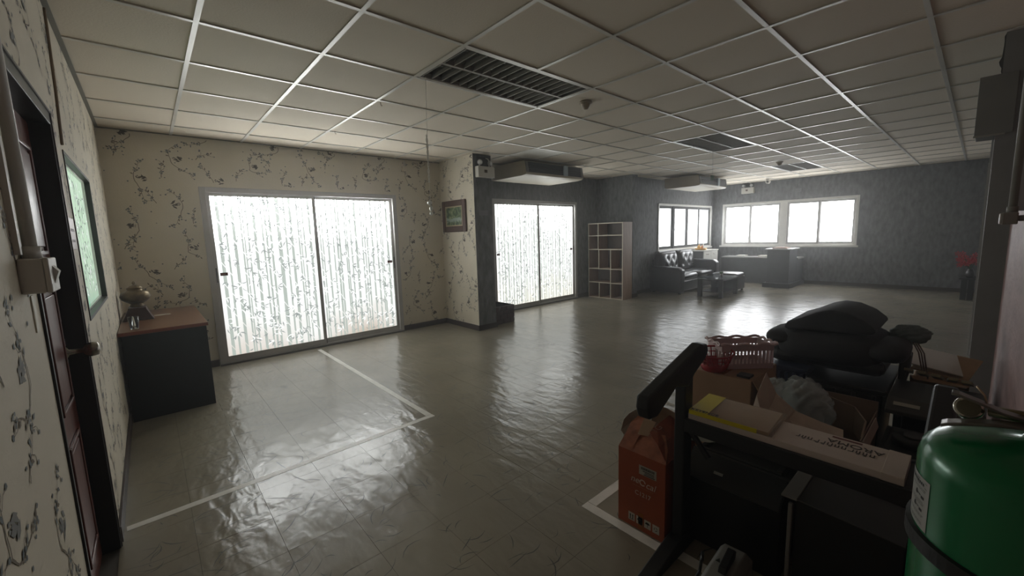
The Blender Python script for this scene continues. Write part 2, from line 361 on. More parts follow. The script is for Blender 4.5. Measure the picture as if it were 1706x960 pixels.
# troffers
LOUV = mat('louvre_metal', (.60, .585, .55), .5, .1, var=.08)
TRIN = mat('troffer_inside', (.34, .33, .31), .5)
def troffer(x, where):
    y0, y1 = -3.6, -3.0; t = thing('troffer_light', (x+.6, -3.3, H), 'unlit recessed ceiling light with metal louvre grid, '+where, 'ceiling light', 'louvred ceiling lights')
    a, b, c, d = x+.014, x+1.186, y0+.014, y1-.014
    obj('housing', MB().box(a, b, c, d, H+.085, H+.095).box(a, a+.004, c, d, H, H+.085).box(b-.004, b, c, d, H, H+.085).box(a, b, c, c+.004, H, H+.085).box(a, b, d-.004, d, H, H+.085), TRIN, t)
    mb = MB(); mb.box(a, b, c, c+.014, H-.002, H+.004).box(a, b, d-.014, d, H-.002, H+.004).box(a, a+.014, c, d, H-.002, H+.004).box(b-.014, b, c, d, H-.002, H+.004)
    obj('trim_frame', mb, TBAR, t)
    for yc in (-3.45, -3.15):
        n = 15
        for k in range(n):
            xx = a+.03+k*(b-a-.1)/(n-1); mb = MB()
            w0 = .132; mb.prism([(xx-.003, H+.002), (xx+.003, H+.002), (xx+.014, H+.03), (xx+.034, H+.062), (xx+.026, H+.062), (xx+.006, H+.03)], 'y', yc-w0, yc+w0)
            obj('louvre_blade', mb, LOUV, t)
        obj('lamp_tube', MB().tube([(a+.02, yc, H+.06), (b-.02, yc, H+.06)], .013, 10), mat('tube_glass', (.55, .55, .53), .2), t, smooth=True)
    for yy in (c+.012, -3.3, d-.012):
        obj('louvre_rail', MB().prism([(yy-.012, H+.002), (yy+.012, H+.002), (yy+.004, H+.035), (yy-.004, H+.035)], 'x', a, b), LOUV, t)
    return t
troffer(1.2, 'nearest and largest of the three'); troffer(4.8, 'middle of the three'); troffer(8.4, 'farthest of the three, near the far windows')
# ------------------------------------------------------------------ walls
D1 = (.17, 2.38, 0, 1.94); D2 = (4.07, 6.28, 0, 1.95)
wl = wall_x('wall_left', XL-.14, XL, YR, YB, [(-3.985, -3.215, 0, 1.86), (-2.92, -1.78, 1.0, 1.78)], CREAM)
wb = wall_y('wall_back', YB, YB+.14, XL-.14, 3.116, [D1], CREAM, label='cream floral wallpapered wall around the large glass door')
pt_ = struct('wall_partition', MB().box(3.116, 3.135, -1.05, YB, 0, H+.08), CREAM)
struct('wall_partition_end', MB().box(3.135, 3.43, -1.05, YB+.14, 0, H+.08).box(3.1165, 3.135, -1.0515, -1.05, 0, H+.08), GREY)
wall_y('wall_alcove', YA, YA+.14, 3.43, 6.98, [D2], GREY)
struct('wall_corner_block', MB().box(6.98, 7.14, -1.08, YA+.14, 0, H+.08), GREY)
wall_y('wall_sofa', YS, YS+.14, 7.14, XR+.14, [(8.26, 11.0, .86, 1.93)], GREY)
wf = wall_x('wall_far', XR, XR+.14, YR, YS, [(-3.925, -1.14, .87, 1.955)], GREY)
wr = struct('wall_right', MB().box(XL-.14, 3.65, YR-.12, YR, 0, H+.08), PINK)
struct('wall_right_post', MB().box(3.65, 3.83, YR, -5.682, 0, H+.08), mat('grey_gloss_paint', (.46, .46, .45), .5, var=.06))
struct('wall_right_far', MB().box(3.83, XR, YR-.12, -5.70, 0, H+.08), GREY)
# door casing edge beyond the post
tag(obj('metal_door_casing', MB().box(3.95, 4.0, -5.70, -5.672, .4, 2.02).box(3.95, 3.965, -5.672, -5.668, 1.05, 1.72), ALU), 'thin bright metal casing strip beside the grey post', 'trim')
# skirting
def skirt(n, *bx):
    mb = MB()
    for b in bx: mb.box(*b, 0, .075)
    struct(n, mb, BASEB, bevel=.002)
skirt('baseboard_left', (XL, XL+.012, -3.17, -1.46), (XL, XL+.012, YR, -4.08))
skirt('baseboard_back', (-.0, .165, YB-.012, YB), (2.385, 3.116, YB-.012, YB))
skirt('baseboard_partition', (3.104, 3.116, -1.062, YB-.012), (3.104, 3.43, -1.062, -1.05), (3.43, 3.442, -1.062, YA))
skirt('baseboard_alcove', (3.45, 4.065, YA-.012, YA), (6.285, 6.98, YA-.012, YA))
skirt('baseboard_block', (6.968, 6.98, -1.092, YA-.012), (6.968, 7.152, -1.092, -1.08), (7.14, 7.152, -1.092, YS))
skirt('baseboard_sofa', (7.152, XR, YS-.012, YS))
skirt('baseboard_far', (XR-.012, XR, -5.70, YS-.012))
skirt('baseboard_right', (.1, 3.65, YR, YR+.012))
# ------------------------------------------------------------------ wallpaper print
BR = mat('print_branch', (.45, .405, .35), .75); FLW = mat('print_flower', (.42, .44, .45), .75, var=.2, vscale=40); DKF = mat('print_dark', (.34, .31, .29), .75)
def sprigs(W, Hh, place, parent, rng, holes=(), soft=None):
    """printed flowering sprigs over a W x Hh wall; place(u,v) -> world point on the wall face"""
    br, fl_, dk = MB(), MB(), MB()
    def ok(u, v): return .01 < u < W-.01 and .02 < v < Hh-.01 and not any(a < u < b and c < v < d for a, b, c, d in holes)
    def ribbon(pts, w0, w1):
        n = len(pts)
        for i in range(n-1):
            (a, b), (c, d) = pts[i], pts[i+1]
            if not (ok(a, b) and ok(c, d)): continue
            J[0] = rng.random()*.0012; L_ = math.hypot(c-a, d-b) or 1; nx, ny = -(d-b)/L_, (c-a)/L_; wa = w0+(w1-w0)*i/(n-1); wb_ = w0+(w1-w0)*(i+1)/(n-1)
            br.add([place(a-nx*wa, b-ny*wa), place(c-nx*wb_, d-ny*wb_), place(c+nx*wb_, d+ny*wb_), place(a+nx*wa, b+ny*wa)], [(0, 1, 2, 3)])
    def blob(mb, u, v, r, n=6):
        if not ok(u, v): return
        J[0] = rng.random()*.0012; t0 = rng.random()*6; e = rng.uniform(.6, 1)
        mb.add([place(u+r*math.cos(t0+2*PI*k/n)*rng.uniform(.6, 1.1), v+r*e*math.sin(t0+2*PI*k/n)*rng.uniform(.6, 1.1)) for k in range(n)], [tuple(range(n))])
    def flower(u, v, r, mb):
        for k in range(5):
            t = 2*PI*k/5+rng.random(); blob(mb, u+r*.62*math.cos(t), v+r*.62*math.sin(t), r*.42, 5)
        blob(dk, u, v, r*.22, 5)
    def leafy(u, v, t, r, mb):
        if not ok(u, v): return
        J[0] = rng.random()*.0012; c, s_ = math.cos(t), math.sin(t); pts = [(0, 0), (r*.5, r*.2), (r, 0), (r*.5, -r*.2)]
        mb.add([place(u+c*x-s_*y, v+s_*x+c*y) for x, y in pts], [(0, 1, 2, 3)])
    def branch(u, v, ang, L_, curl, flips=1, dark=False):
        pts = [(u, v)]; a = ang; n = 9
        for i in range(n):
            a += curl*.55+rng.uniform(-.34, .34); u += math.cos(a)*L_/n; v += math.sin(a)*L_/n; pts.append((u, v))
            if i in (2, 4, 6, 8):
                sd = rng.choice((-1, 1)); leafy(u, v, a+sd*rng.uniform(.5, 1.2), .030, fl_ if rng.random() < .5 else br)
            if i in (3, 7):
                b = a+rng.choice((-1, 1))*.9; q = [(u, v), (u+.03*math.cos(b), v+.03*math.sin(b)), (u+.055*math.cos(b+.3), v+.055*math.sin(b+.3))]; ribbon(q, .0016, .0008); blob(fl_, *q[-1], .010)
        ribbon(pts, .0030, .0010); return pts
    def motif(u, v, f):
        """one repeat: two joined branches with blossom, a dense bird-like cluster and loose buds"""
        p = branch(u, v, PI/2*1.05 if f > 0 else PI/2*.9, .21, -.10*f)
        flower(*p[5], .022, fl_); flower(*p[-1], .020, fl_); flower(p[2][0]+.03*f, p[2][1], .017, dk)
        p = branch(u, v, -PI/2+.75*f, .20, .13*f)
        flower(*p[4], .019, fl_); flower(*p[-1], .022, fl_)
        cu, cv = u+.075*f, v+.035
        for k in range(9): leafy(cu+rng.uniform(-.02, .02), cv+rng.uniform(-.016, .016), PI*.9+rng.uniform(-.9, .9) if f > 0 else rng.uniform(-.9, .9), rng.uniform(.025, .05), dk)
        p = branch(u+.20*f, v+.05, PI*.42 if f > 0 else PI*.58, .15, -.06*f); flower(*p[3], .019, fl_); flower(*p[-2], .016, dk)
        for k in range(4): blob(fl_, u+rng.uniform(-.12, .25)*f, v+rng.uniform(-.2, .2), .008)
    PW, PH = .38, .45; i0 = 0; x = -.1
    while x < W+.3:
        y = -.1 + (.25 if i0 % 2 else 0); j = 0
        while y < Hh+.3:
            motif(x+rng.uniform(-.03, .03), y+rng.uniform(-.02, .02), 1 if (i0+j) % 2 else -1); y += PH; j += 1
        x += PW*.84; i0 += 1
    for nm, mb, m in (('branch_print', br, BR), ('blossom_print', fl_, FLW), ('leaf_print', dk, soft or DKF)):
        if mb.f: obj(nm, mb, m, parent, kind='stuff')
e_ = .0009
J = [0]
sprigs(YB-YR, H, lambda u, v: (XL+e_+J[0], YB-u, v), wl, random.Random(3), [(YB+3.17, YB+4.08, -1, 1.9), (YB+1.74, YB+2.96, .96, 1.82)], soft=mat('print_soft', (.50, .50, .49), .75))
sprigs(3.116-XL, H, lambda u, v: (XL+u, YB-e_-J[0], v), wb, random.Random(11), [(D1[0]-XL-.05, D1[1]-XL+.05, -1, 1.98)])
sprigs(.85, H, lambda u, v: (3.116-e_-J[0], YB-u, v), pt_, random.Random(5))
# raised wallpaper seam on the left wall, shaped as a thin tube
tag(obj('wall_seam', MB().tube([(XL+.004, -2.93, 1.80), (XL+.004, -2.84, 2.05), (XL+.004, -2.76, 2.43)], .006, 8), mat('seam_cream', (.50, .43, .34), .6), smooth=True), 'thin raised wallpaper seam running up the left wall from the small window to the ceiling', 'cable')
# stretch marks on the right wallpaper
rr = random.Random(9); mk = MB()
for k in range(70):
    x = rr.uniform(.3, 3.4); z = rr.uniform(.1, 1.7); L_ = rr.uniform(.1, .5); wz = rr.uniform(.003, .009); a = rr.uniform(-.5, .5)
    mk.add([(x, YR+.0008, z), (x+L_*.5, YR+.0008, z+a*L_*.5+wz), (x+L_, YR+.0008, z+a*L_), (x+L_*.5, YR+.0008, z+a*L_*.5-wz)], [(0, 1, 2, 3)])
obj('wallpaper_streaks', mk, mat('pale_streak', (.60, .50, .48), .6), wr, kind='stuff')
# ------------------------------------------------------------------ glass doors and windows
LEAFD = {}
def film_leaves(axis, c, a0, a1, z0, z1, n, parent, s, rng, sgn=-1):
    dk, lt = MB(), MB()
    def P(a, z): return (a, c, z) if axis == 'x' else (c, a, z)
    def sliver(mb, a, z, t, L_, wd, cv):
        pts = []; 
        for k in range(5):
            q = k/4; x = L_*q; y = cv*math.sin(PI*q)*L_; ww = wd*math.sin(PI*min(1, q*1.05+.02))
            pts.append((x, y, ww))
        up = [(x, y+w_) for x, y, w_ in pts]; lo = [(x, y-w_) for x, y, w_ in pts][::-1]; ct, st = math.cos(t), math.sin(t)
        W_ = [(a+ct*x-st*y, z+st*x+ct*y) for x, y in up+lo]
        if all(a0+.01 < p[0] < a1-.01 and z0+.01 < p[1] < z1-.01 for p in W_): mb.add([P(*p) for p in W_], [tuple(range(len(W_)))])
    for k in range(n):
        a = rng.uniform(a0, a1); z = rng.uniform(z0, z1); base = rng.choice((-.5, PI+.5, -1.1, PI+1.1)) + rng.uniform(-.3, .3)
        m = 2 if rng.random() < .5 else 3
        for q in range(m):
            sliver(dk if rng.random() < .62 else lt, a, z, base+(q-1)*.75, rng.uniform(.045, .08), rng.uniform(.004, .0075), rng.uniform(-.25, .25))
    if s not in LEAFD: LEAFD[s] = (emat('film_leaf_dark_%g' % s, (.60, .63, .62), .62 if s > 1 else .35), emat('film_leaf_pale_%g' % s, (.96, .98, .97), 1.0 if s > 1 else .6))
    obj('dark_leaf_print', dk, LEAFD[s][0], parent, kind='stuff'); obj('pale_leaf_print', lt, LEAFD[s][1], parent, kind='stuff')
def slider(name, label, D, y, strength, seed, tint, low):
    x0, x1, z0, z1 = D; r = sroot(name, ((x0+x1)/2, y, 0), label); xm = (x0+x1)/2+.015
    obj('door_frame', frame_y(x0, x1, y-.018, y+.06, 0, z1, .055, b=.03), ALU, r, bevel=.002)
    obj('floor_track', MB().box(x0, x1, y-.05, y-.018, 0, .012).box(x0, x1, y-.05, y-.045, .012, .02), mat('track', (.40, .39, .38), .4, .5), r)
    for k, (a, b, yy) in enumerate(((x0+.05, xm+.02, y+.0), (xm-.02, x1-.05, y+.028))):
        s_ = obj('sliding_sash', frame_y(a, b, yy, yy+.024, .028, z1-.055, .036, b=.06), ALU, r, bevel=.002)
        pm = pane_mat('frosted_pane_%d_%d' % (seed, k), strength, tint, 'x', low=low, pitch=14 if seed < 5 else 15, midv=.82 if seed < 5 else 1.0, zhi=1.9 if seed < 5 else 2.05)
        p = obj('frosted_pane', MB().box(a+.034, b-.034, yy+.009, yy+.015, .085, z1-.088), pm, r)
        film_leaves('x', yy+.0082, a+.036, b-.036, .09, z1-.09, 270, s_, strength, random.Random(seed+k))
        hx = a+.012 if k == 0 else b-.024
        obj('pull_handle', MB().box(hx, hx+.012, yy-.004, yy+.001, .92, 1.08), ALUD, s_, bevel=.002)
        sx_ = a+.05 if k == 0 else b-.115
        obj('maroon_sticker', MB().box(sx_, sx_+.07, yy+.0068, yy+.0078, .99 if k == 0 else 1.0, 1.025 if k == 0 else 1.035), mat('maroon', (.36, .16, .17), .5), s_)
        obj('sticker_writing', MB().box(sx_+.012, sx_+.05, yy+.0062, yy+.0066, 1.008, 1.013).box(sx_+.012, sx_+.04, yy+.0062, yy+.0066, 1.0, 1.003), mat('sticker_ink', (.75, .6, .55), .5), s_)
    obj('meeting_gasket', MB().box(xm+.014, xm+.021, y-.003, y+.03, .03, z1-.06), ALUD, r)
    return r
slider('door_1', 'large two-leaf sliding glass door with bamboo film in the cream wall', D1, YB, LIT_NEAR, 1, (.985, .995, .99), (.66, .61, .56))
slider('door_2', 'second two-leaf sliding glass door with bamboo film in the dark alcove', D2, YA, LIT_MID, 7, (.97, .98, .97), (.86, .84, .79))
def dots(axis, c, a0, a1, z0, z1, parent, m, pa=.075, pz=.085, r=.006):
    mb = MB(); j = 0; z = z0+.04
    while z < z1-.02:
        a = a0+.03+(pa/2 if j % 2 else 0)
        while a < a1-.02:
            v = [(a+r*math.cos(2*PI*k/6), z+r*math.sin(2*PI*k/6)) for k in range(6)]
            mb.add([(p[0], c, p[1]) if axis == 'x' else (c, p[0], p[1]) for p in v], [tuple(range(6))]); a += pa
        z += pz; j += 1
    obj('dot_print', mb, m, parent, kind='stuff')
# window over the sofa: four sashes
r = sroot('window_1', (9.63, YS, .86), 'four-sash window above the sofa with dotted film')
obj('window_frame', frame_y(8.26, 11.0, YS-.02, YS+.06, .86, 1.93, .045), WHITEM, r, bevel=.002)
obj('window_sill', MB().box(8.24, 11.02, YS-.05, YS-.02, .84, .88), WHITEM, r, bevel=.003)
PF = pane_mat('far_pane', LIT_SOFA, (.97, .99, 1), 'x', stalks=False, zlo=.4, zhi=1.2, low=(.92, .93, .93))
DOT = emat('film_dot', (.70, .74, .73), .40)
sashes = [8.305, 8.965, 9.63, 10.30, 10.955]
for k in range(4):
    a, b = sashes[k], sashes[k+1]; yy = YS+(.0 if k in (1, 2) else .026)
    s_ = obj('window_sash', frame_y(a, b, yy-.006, yy+.024, .905, 1.885, .06), mat('sash_grey', (.40, .40, .40), .75, spec=.15), r, bevel=.002)
    obj('frosted_pane', MB().box(a+.058, b-.058, yy+.010, yy+.016, .963, 1.827), PF, r)
    dots('x', yy+.0085, a+.06, b-.06, .96, 1.83, s_, DOT, r=.012)
# far window pair
r = sroot('window_2', (XR, -2.53, .87), 'wide white framed window of two pairs of panes in the far wall')
obj('window_frame', frame_x(XR-.02, XR+.06, -3.925, -1.14, .87, 1.955, .05).box(XR-.02, XR+.06, -2.60, -2.46, .92, 1.905), WHITEM, r, bevel=.003)
obj('window_sill', MB().box(XR-.06, XR-.02, -3.96, -1.10, .85, .89), WHITEM, r, bevel=.003)
PF2 = pane_mat('far_pane_wide', LIT_FAR, (.98, .99, 1), 'y', stalks=False, zlo=.3, zhi=1., low=(.95, .96, .96))
for k, (a, b) in enumerate(((-1.83, -1.19), (-2.46, -1.79), (-3.25, -2.60), (-3.875, -3.21))):
    xx = XR+(.0 if k in (0, 2) else .026)
    s_ = obj('window_sash', frame_x(xx, xx+.024, a, b, .92, 1.905, .05), ALU, r, bevel=.002)
    obj('frosted_pane', MB().box(xx+.010, xx+.016, a+.048, b-.048, .968, 1.857), PF2, r)
    dots('y', xx+.0085, a+.055, b-.055, .97, 1.85, s_, DOT, .13, .13, .012)
    if k == 3:
        mb = MB()
        for q in range(7):
            cy_, cz = a+.09+.09*(q % 2)+.02, 1.75-.075*q; pts = [(XR+.0275, cy_+.028*math.cos(t*.7), cz+.028*math.sin(t*.7)) for t in range(9)]; mb.tube(pts, .0025, 5)
        obj('floral_print', mb, emat('film_line', (.55, .58, .58), .8), s_, kind='stuff')
# small window in the left wall
r = sroot('window_3', (XL, -2.35, 1.0), 'small black framed window with green-tinted bamboo glass in the left wall')
obj('window_frame', frame_x(XL-.06, XL+.004, -2.92, -1.78, 1.0, 1.78, .016), BLACK, r)
obj('window_bead', frame_x(XL-.04, XL-.022, -2.904, -1.796, 1.016, 1.764, .010), WHITEM, r)
PG = pane_mat('green_pane', .62, (.80, .93, .80), 'y', low=(.42, .60, .50), zlo=.95, zhi=1.35, pitch=15)
obj('tinted_pane', MB().box(XL-.040, XL-.034, -2.896, -1.804, 1.024, 1.756), PG, r)
film_leaves('y', XL-.0335, -2.88, -1.82, 1.04, 1.74, 160, r, .62, random.Random(21))
# brown panelled door in the left wall
DOOR = mat('red_brown_door', (.37, .18, .14), .33, var=.3, vscale=5, stretch=(1, 3, .35), bump=.1, bscale=30)
r = sroot('door_3', (XL, -3.62, 0), 'reddish brown panelled door in a black frame in the left wall')
obj('door_frame', MB().box(XL-.14, XL+.006, -3.217, -3.205, 0, 1.87).box(XL-.14, XL+.006, -3.99, -3.975, 0, 1.87).box(XL-.14, XL+.006, -3.975, -3.217, 1.825, 1.87), BLACK, r, bevel=.002)
obj('frame_bead', MB().box(XL, XL+.010, -3.205, -3.197, 0, 1.878).box(XL, XL+.010, -3.99, -3.197, 1.87, 1.878), mat('bead', (.34, .33, .31), .5), r)
dx = XL-.055
lf = obj('door_leaf', MB().box(dx-.035, dx, -3.973, -3.217, .008, 1.823), DOOR, r)
for (a, b) in ((-3.91, -3.64), (-3.55, -3.30)):
    for (c, d) in ((.14, .62), (.74, 1.20), (1.32, 1.72)):
        obj('door_panel', MB().box(dx, dx+.006, a+.03, b-.03, c+.03, d-.03), DOOR, r, bevel=.005)
        obj('panel_moulding', frame_x(dx, dx+.009, a, b, c, d, .016), DOOR, r, bevel=.003)
CH = mat('satin_steel', (.62, .60, .57), .25, .9)
kb = obj('door_handle', MB().lathe([(.028, 0), (.028, .006), (.012, .012), (.010, .05), (.024, .058), (.03, .075), (.026, .095), (.012, .10)], M=Matrix.Rotation(PI/2, 4, 'Y'), c=(dx+.0, -3.262, .925), n=24), CH, r, smooth=True)
obj('lock_plate', MB().box(dx, dx+.004, -3.285, -3.235, .98, 1.05), CH, r)
# outside darkness behind the door opening is the leaf itself; fixtures on the left wall
t = thing('light_switch', (XL, -4.12, 1.27), 'grey surface-mounted light switch box under a white conduit beside the brown door', 'switch')
obj('back_box', MB().box(XL, XL+.042, -4.165, -4.05, 1.235, 1.32), WHITEP, t, bevel=.004)
obj('switch_plate', MB().box(XL+.042, XL+.052, -4.165, -4.05, 1.235, 1.32), WHITEP, t, bevel=.003)
obj('rocker', MB().prism([(XL+.052, 1.255), (XL+.062, 1.285), (XL+.052, 1.30)], 'y', -4.125, -4.09), WHITEP, t)
tag(obj('wall_conduit', MB().tube([(XL+.018, -4.10, 1.335), (XL+.018, -4.10, H-.004)], .013, 14).tube([(XL+.018, -4.10, 1.318), (XL+.018, -4.10, 1.35)], .018, 14), WHITEP, smooth=True), 'white conduit pipe rising from the switch box on the left wall', 'pipe')
tag(obj('thin_conduit', MB().box(XL, XL+.012, -4.175, -4.155, 1.33, H-.004), WHITEP), 'flat white cable trunking strip beside the conduit pipe on the left wall', 'pipe')
tag(obj('wall_label', MB().box(XL, XL+.003, -4.085, -4.055, 1.13, 1.225).box(XL+.003, XL+.0034, -4.08, -4.06, 1.15, 1.2), mat('ivory', (.80, .78, .70), .5)), 'small ivory strip label under the grey switch box', 'label')
t = thing('wall_sign', (XL, -3.08, 1.40), 'small dusky pink plate with two lines of lettering beside the brown door', 'sign')
obj('plate', MB().box(XL, XL+.006, -3.165, -3.0, 1.335, 1.47), mat('dusky_pink', (.55, .42, .42), .4), t, bevel=.002)
mb = MB(); rr = random.Random(4)
for z in (1.418, 1.372):
    y = -3.14
    while y < -3.035: q = rr.uniform(.006, .014); mb.box(XL+.006, XL+.0066, y, y+q, z-.005, z+.006); y += q+.004
obj('lettering', mb, mat('sign_ink', (.34, .22, .22), .5), t)
# right wall conduit and switch
t = thing('wall_switch', (1.92, YR, 1.28), 'grey switch box at the foot of a conduit on the dusky right-hand wall', 'switch')
obj('back_box', MB().box(1.88, 1.95, -5.747, -5.711, 1.325, 1.365).box(1.90, 1.93, YR, -5.747, 1.335, 1.355), mat('grey_box', (.50, .48, .45), .5), t, bevel=.003)
obj('switch_plate', MB().box(1.882, 1.948, -5.711, -5.706, 1.327, 1.363), WHITEP, t, bevel=.002)
tag(obj('right_conduit', MB().tube([(1.91, -5.733, 1.366), (1.91, -5.733, H-.004)], .0105, 14).tube([(1.91, -5.733, 1.3655), (1.91, -5.733, 1.385)], .0135, 14), mat('conduit_grey', (.50, .49, .46), .5), smooth=True), 'grey conduit pipe rising to the ceiling on the dusky right-hand wall', 'pipe')
tag(obj('cable_clip', MB().box(1.95, 1.956, YR, -5.742, 1.37, 2.436), mat('white_trunk', (.66, .65, .66), .4)), 'thin white trunking strip behind the conduit on the right-hand wall', 'pipe')
t = thing('metal_enclosure', (3.75, -5.62, 1.86), 'plain grey metal enclosure high on the grey post at the right', 'box')
GB = mat('enclosure_grey', (.44, .44, .42), .55, var=.05)
obj('body', MB().box(3.655, 3.95, -5.682, -5.60, 1.865, 2.20), GB, t, bevel=.003)
obj('front_cover', MB().box(3.640, 3.649, -5.75, -5.595, 1.86, 2.21), GB, t, bevel=.002)
obj('bottom_lip', MB().box(3.634, 3.66, -5.72, -5.592, 1.853, 1.862), mat('lip', (.55, .54, .5), .5), t)
mb = MB(); rr = random.Random(8)
pts = [(-5.682, 2.20)] + [(-5.676+rr.uniform(-.001, .004)+(.008 if k in (2, 3) else 0), 2.22+.022*k+rr.uniform(-.006, .006)) for k in range(10)] + [(-5.682, H)]
tag(obj('torn_strip', mb.prism(pts, 'x', 3.652, 3.66), mat('torn', (.25, .25, .24), .8)), 'ragged torn dark strip above the metal enclosure at the ceiling', 'strip')
# ------------------------------------------------------------------ desk and what stands on it
t = thing('side_desk', (-.26, -.85, 0), 'black sided desk with a brown laminate top in the left corner', 'desk')
TOPM = mat('brown_laminate', (.43, .30, .21), .3, var=.15, vscale=6, stretch=(1, .3, 1))
obj('desk_top', MB().box(XL+.005, .01, -1.49, YB-.015, .675, .703), TOPM, t, bevel=.004)
obj('top_edging', MB().box(XL+.005, .01, -1.494, -1.490, .677, .701), mat('red_edging', (.44, .22, .14), .35), t)
DK = mat('desk_black', (.03, .04, .045), .6, spec=.25)
obj('front_panel', MB().box(XL+.02, -.002, -1.472, -1.452, .0, .675), DK, t, bevel=.001)
obj('side_panel', MB().box(-.024, -.004, -1.452, YB-.03, .0, .675), DK, t)
obj('side_panel', MB().box(XL+.024, XL+.044, -1.452, YB-.03, .0, .675), DK, t)
t = thing('brass_urn', (-.415, -.80, .703), 'rounded brass lidded urn on a dark wooden stand at the back of the desk', 'urn')
BRASS = mat('aged_brass', (.40, .35, .27), .3, .85, var=.25, vscale=25, bump=.2, bscale=70)
obj('wooden_stand', MB().prism([(-.525, .703), (-.315, .703), (-.33, .73), (-.36, .80), (-.36, .815), (-.48, .815), (-.48, .80), (-.51, .73)], 'y', -.90, -.70), mat('dark_wood', (.19, .10, .085), .4, var=.2), t, bevel=.006)
ub = obj('bowl', MB().lathe([(.045, .815), (.05, .825), (.04, .84), (.07, .86), (.098, .885), (.105, .91), (.095, .94), (.065, .957), (.05, .965), (.055, .975)], (-.42, -.80, 0), 32), BRASS, t, smooth=True)
obj('lid', MB().lathe([(.056, .975), (.052, .985), (.035, 1.0), (.018, 1.008), (.008, 1.012), (.014, 1.022), (.010, 1.035), (.002, 1.04)], (-.42, -.80, 0), 28), BRASS, t, smooth=True)
GLASS = mat('clear_glass', (.92, .94, .94), .04, trans=1)
tag(obj('drinking_glass', MB().lathe([(.026, .704), (.034, .80), (.0315, .80), (.0245, .712), (.002, .712)], (-.44, -1.36, 0), 24), GLASS, smooth=True), 'small clear drinking glass near the front edge of the desk', 'glass')
tag(obj('paper_slip', MB().box(-.33, -.20, -.72, -.66, .7035, .7055), mat('paper', (.70, .69, .64), .7)), 'pale slip of paper beside the urn on the desk', 'paper')
# ------------------------------------------------------------------ partition: picture, emergency light, plate
t = thing('framed_painting', (3.116, -.55, 1.4), 'small landscape painting in a carved dark wood frame on the partition', 'painting')
FR = mat('carved_frame', (.27, .16, .11), .45, var=.35, vscale=60, bump=.6, bscale=90)
obj('picture_frame', frame_x(3.086, 3.112, -.865, -.265, 1.405, 1.86, .085), FR, t, bevel=.012, seg=3)
obj('inner_slip', frame_x(3.092, 3.108, -.782, -.348, 1.488, 1.777, .018), mat('gilt_slip', (.62, .56, .44), .5), t)
def canvas():
    m = bpy.data.materials.new('landscape'); m.use_nodes = True; nt = m.node_tree; N = nt.nodes; L = nt.links; b = N['Principled BSDF']
    g = N.new('ShaderNodeNewGeometry'); s_ = N.new('ShaderNodeSeparateXYZ'); L.new(g.outputs['Position'], s_.inputs[0])
    n = N.new('ShaderNodeTexNoise'); n.inputs['Scale'].default_value = 13; n.inputs['Detail'].default_value = 6; n.inputs['Distortion'].default_value = .8; L.new(g.outputs['Position'], n.inputs['Vector'])
    r_ = N.new('ShaderNodeValToRGB'); L.new(n.outputs['Fac'], r_.inputs[0]); e = r_.color_ramp.elements
    e[0].position = .3; e[0].color = (*lin((.08, .13, .09)), 1); e[1].position = .72; e[1].color = (*lin((.62, .62, .48)), 1)
    k = r_.color_ramp.elements.new(.45); k.color = (*lin((.20, .30, .17)), 1); k = r_.color_ramp.elements.new(.56); k.color = (*lin((.38, .46, .30)), 1)
    n2 = N.new('ShaderNodeMath'); n2.operation = 'MULTIPLY_ADD'; n2.inputs[1].default_value = .12; L.new(n.outputs['Fac'], n2.inputs[0]); L.new(s_.outputs[2], n2.inputs[2])
    r2 = N.new('ShaderNodeMapRange'); r2.inputs[1].default_value = 1.60; r2.inputs[2].default_value = 1.64; L.new(n2.outputs[0], r2.inputs[0])
    r3 = N.new('ShaderNodeMapRange'); r3.inputs[1].default_value = 1.66; r3.inputs[2].default_value = 1.67; r3.inputs[3].default_value = 1; r3.inputs[4].default_value = 0; L.new(n2.outputs[0], r3.inputs[0])
    mm = N.new('ShaderNodeMath'); mm.operation = 'MULTIPLY'; L.new(r2.outputs[0], mm.inputs[0]); L.new(r3.outputs[0], mm.inputs[1])
    mx = N.new('ShaderNodeMix'); mx.data_type = 'RGBA'; L.new(mm.outputs[0], mx.inputs[0]); L.new(r_.outputs[0], mx.inputs[6]); mx.inputs[7].default_value = (*lin((.55, .60, .56)), 1)
    L.new(mx.outputs[2], b.inputs['Base Color']); b.inputs['Roughness'].default_value = .5; return m
obj('canvas', MB().box(3.100, 3.106, -.766, -.364, 1.504, 1.761), canvas(), t)
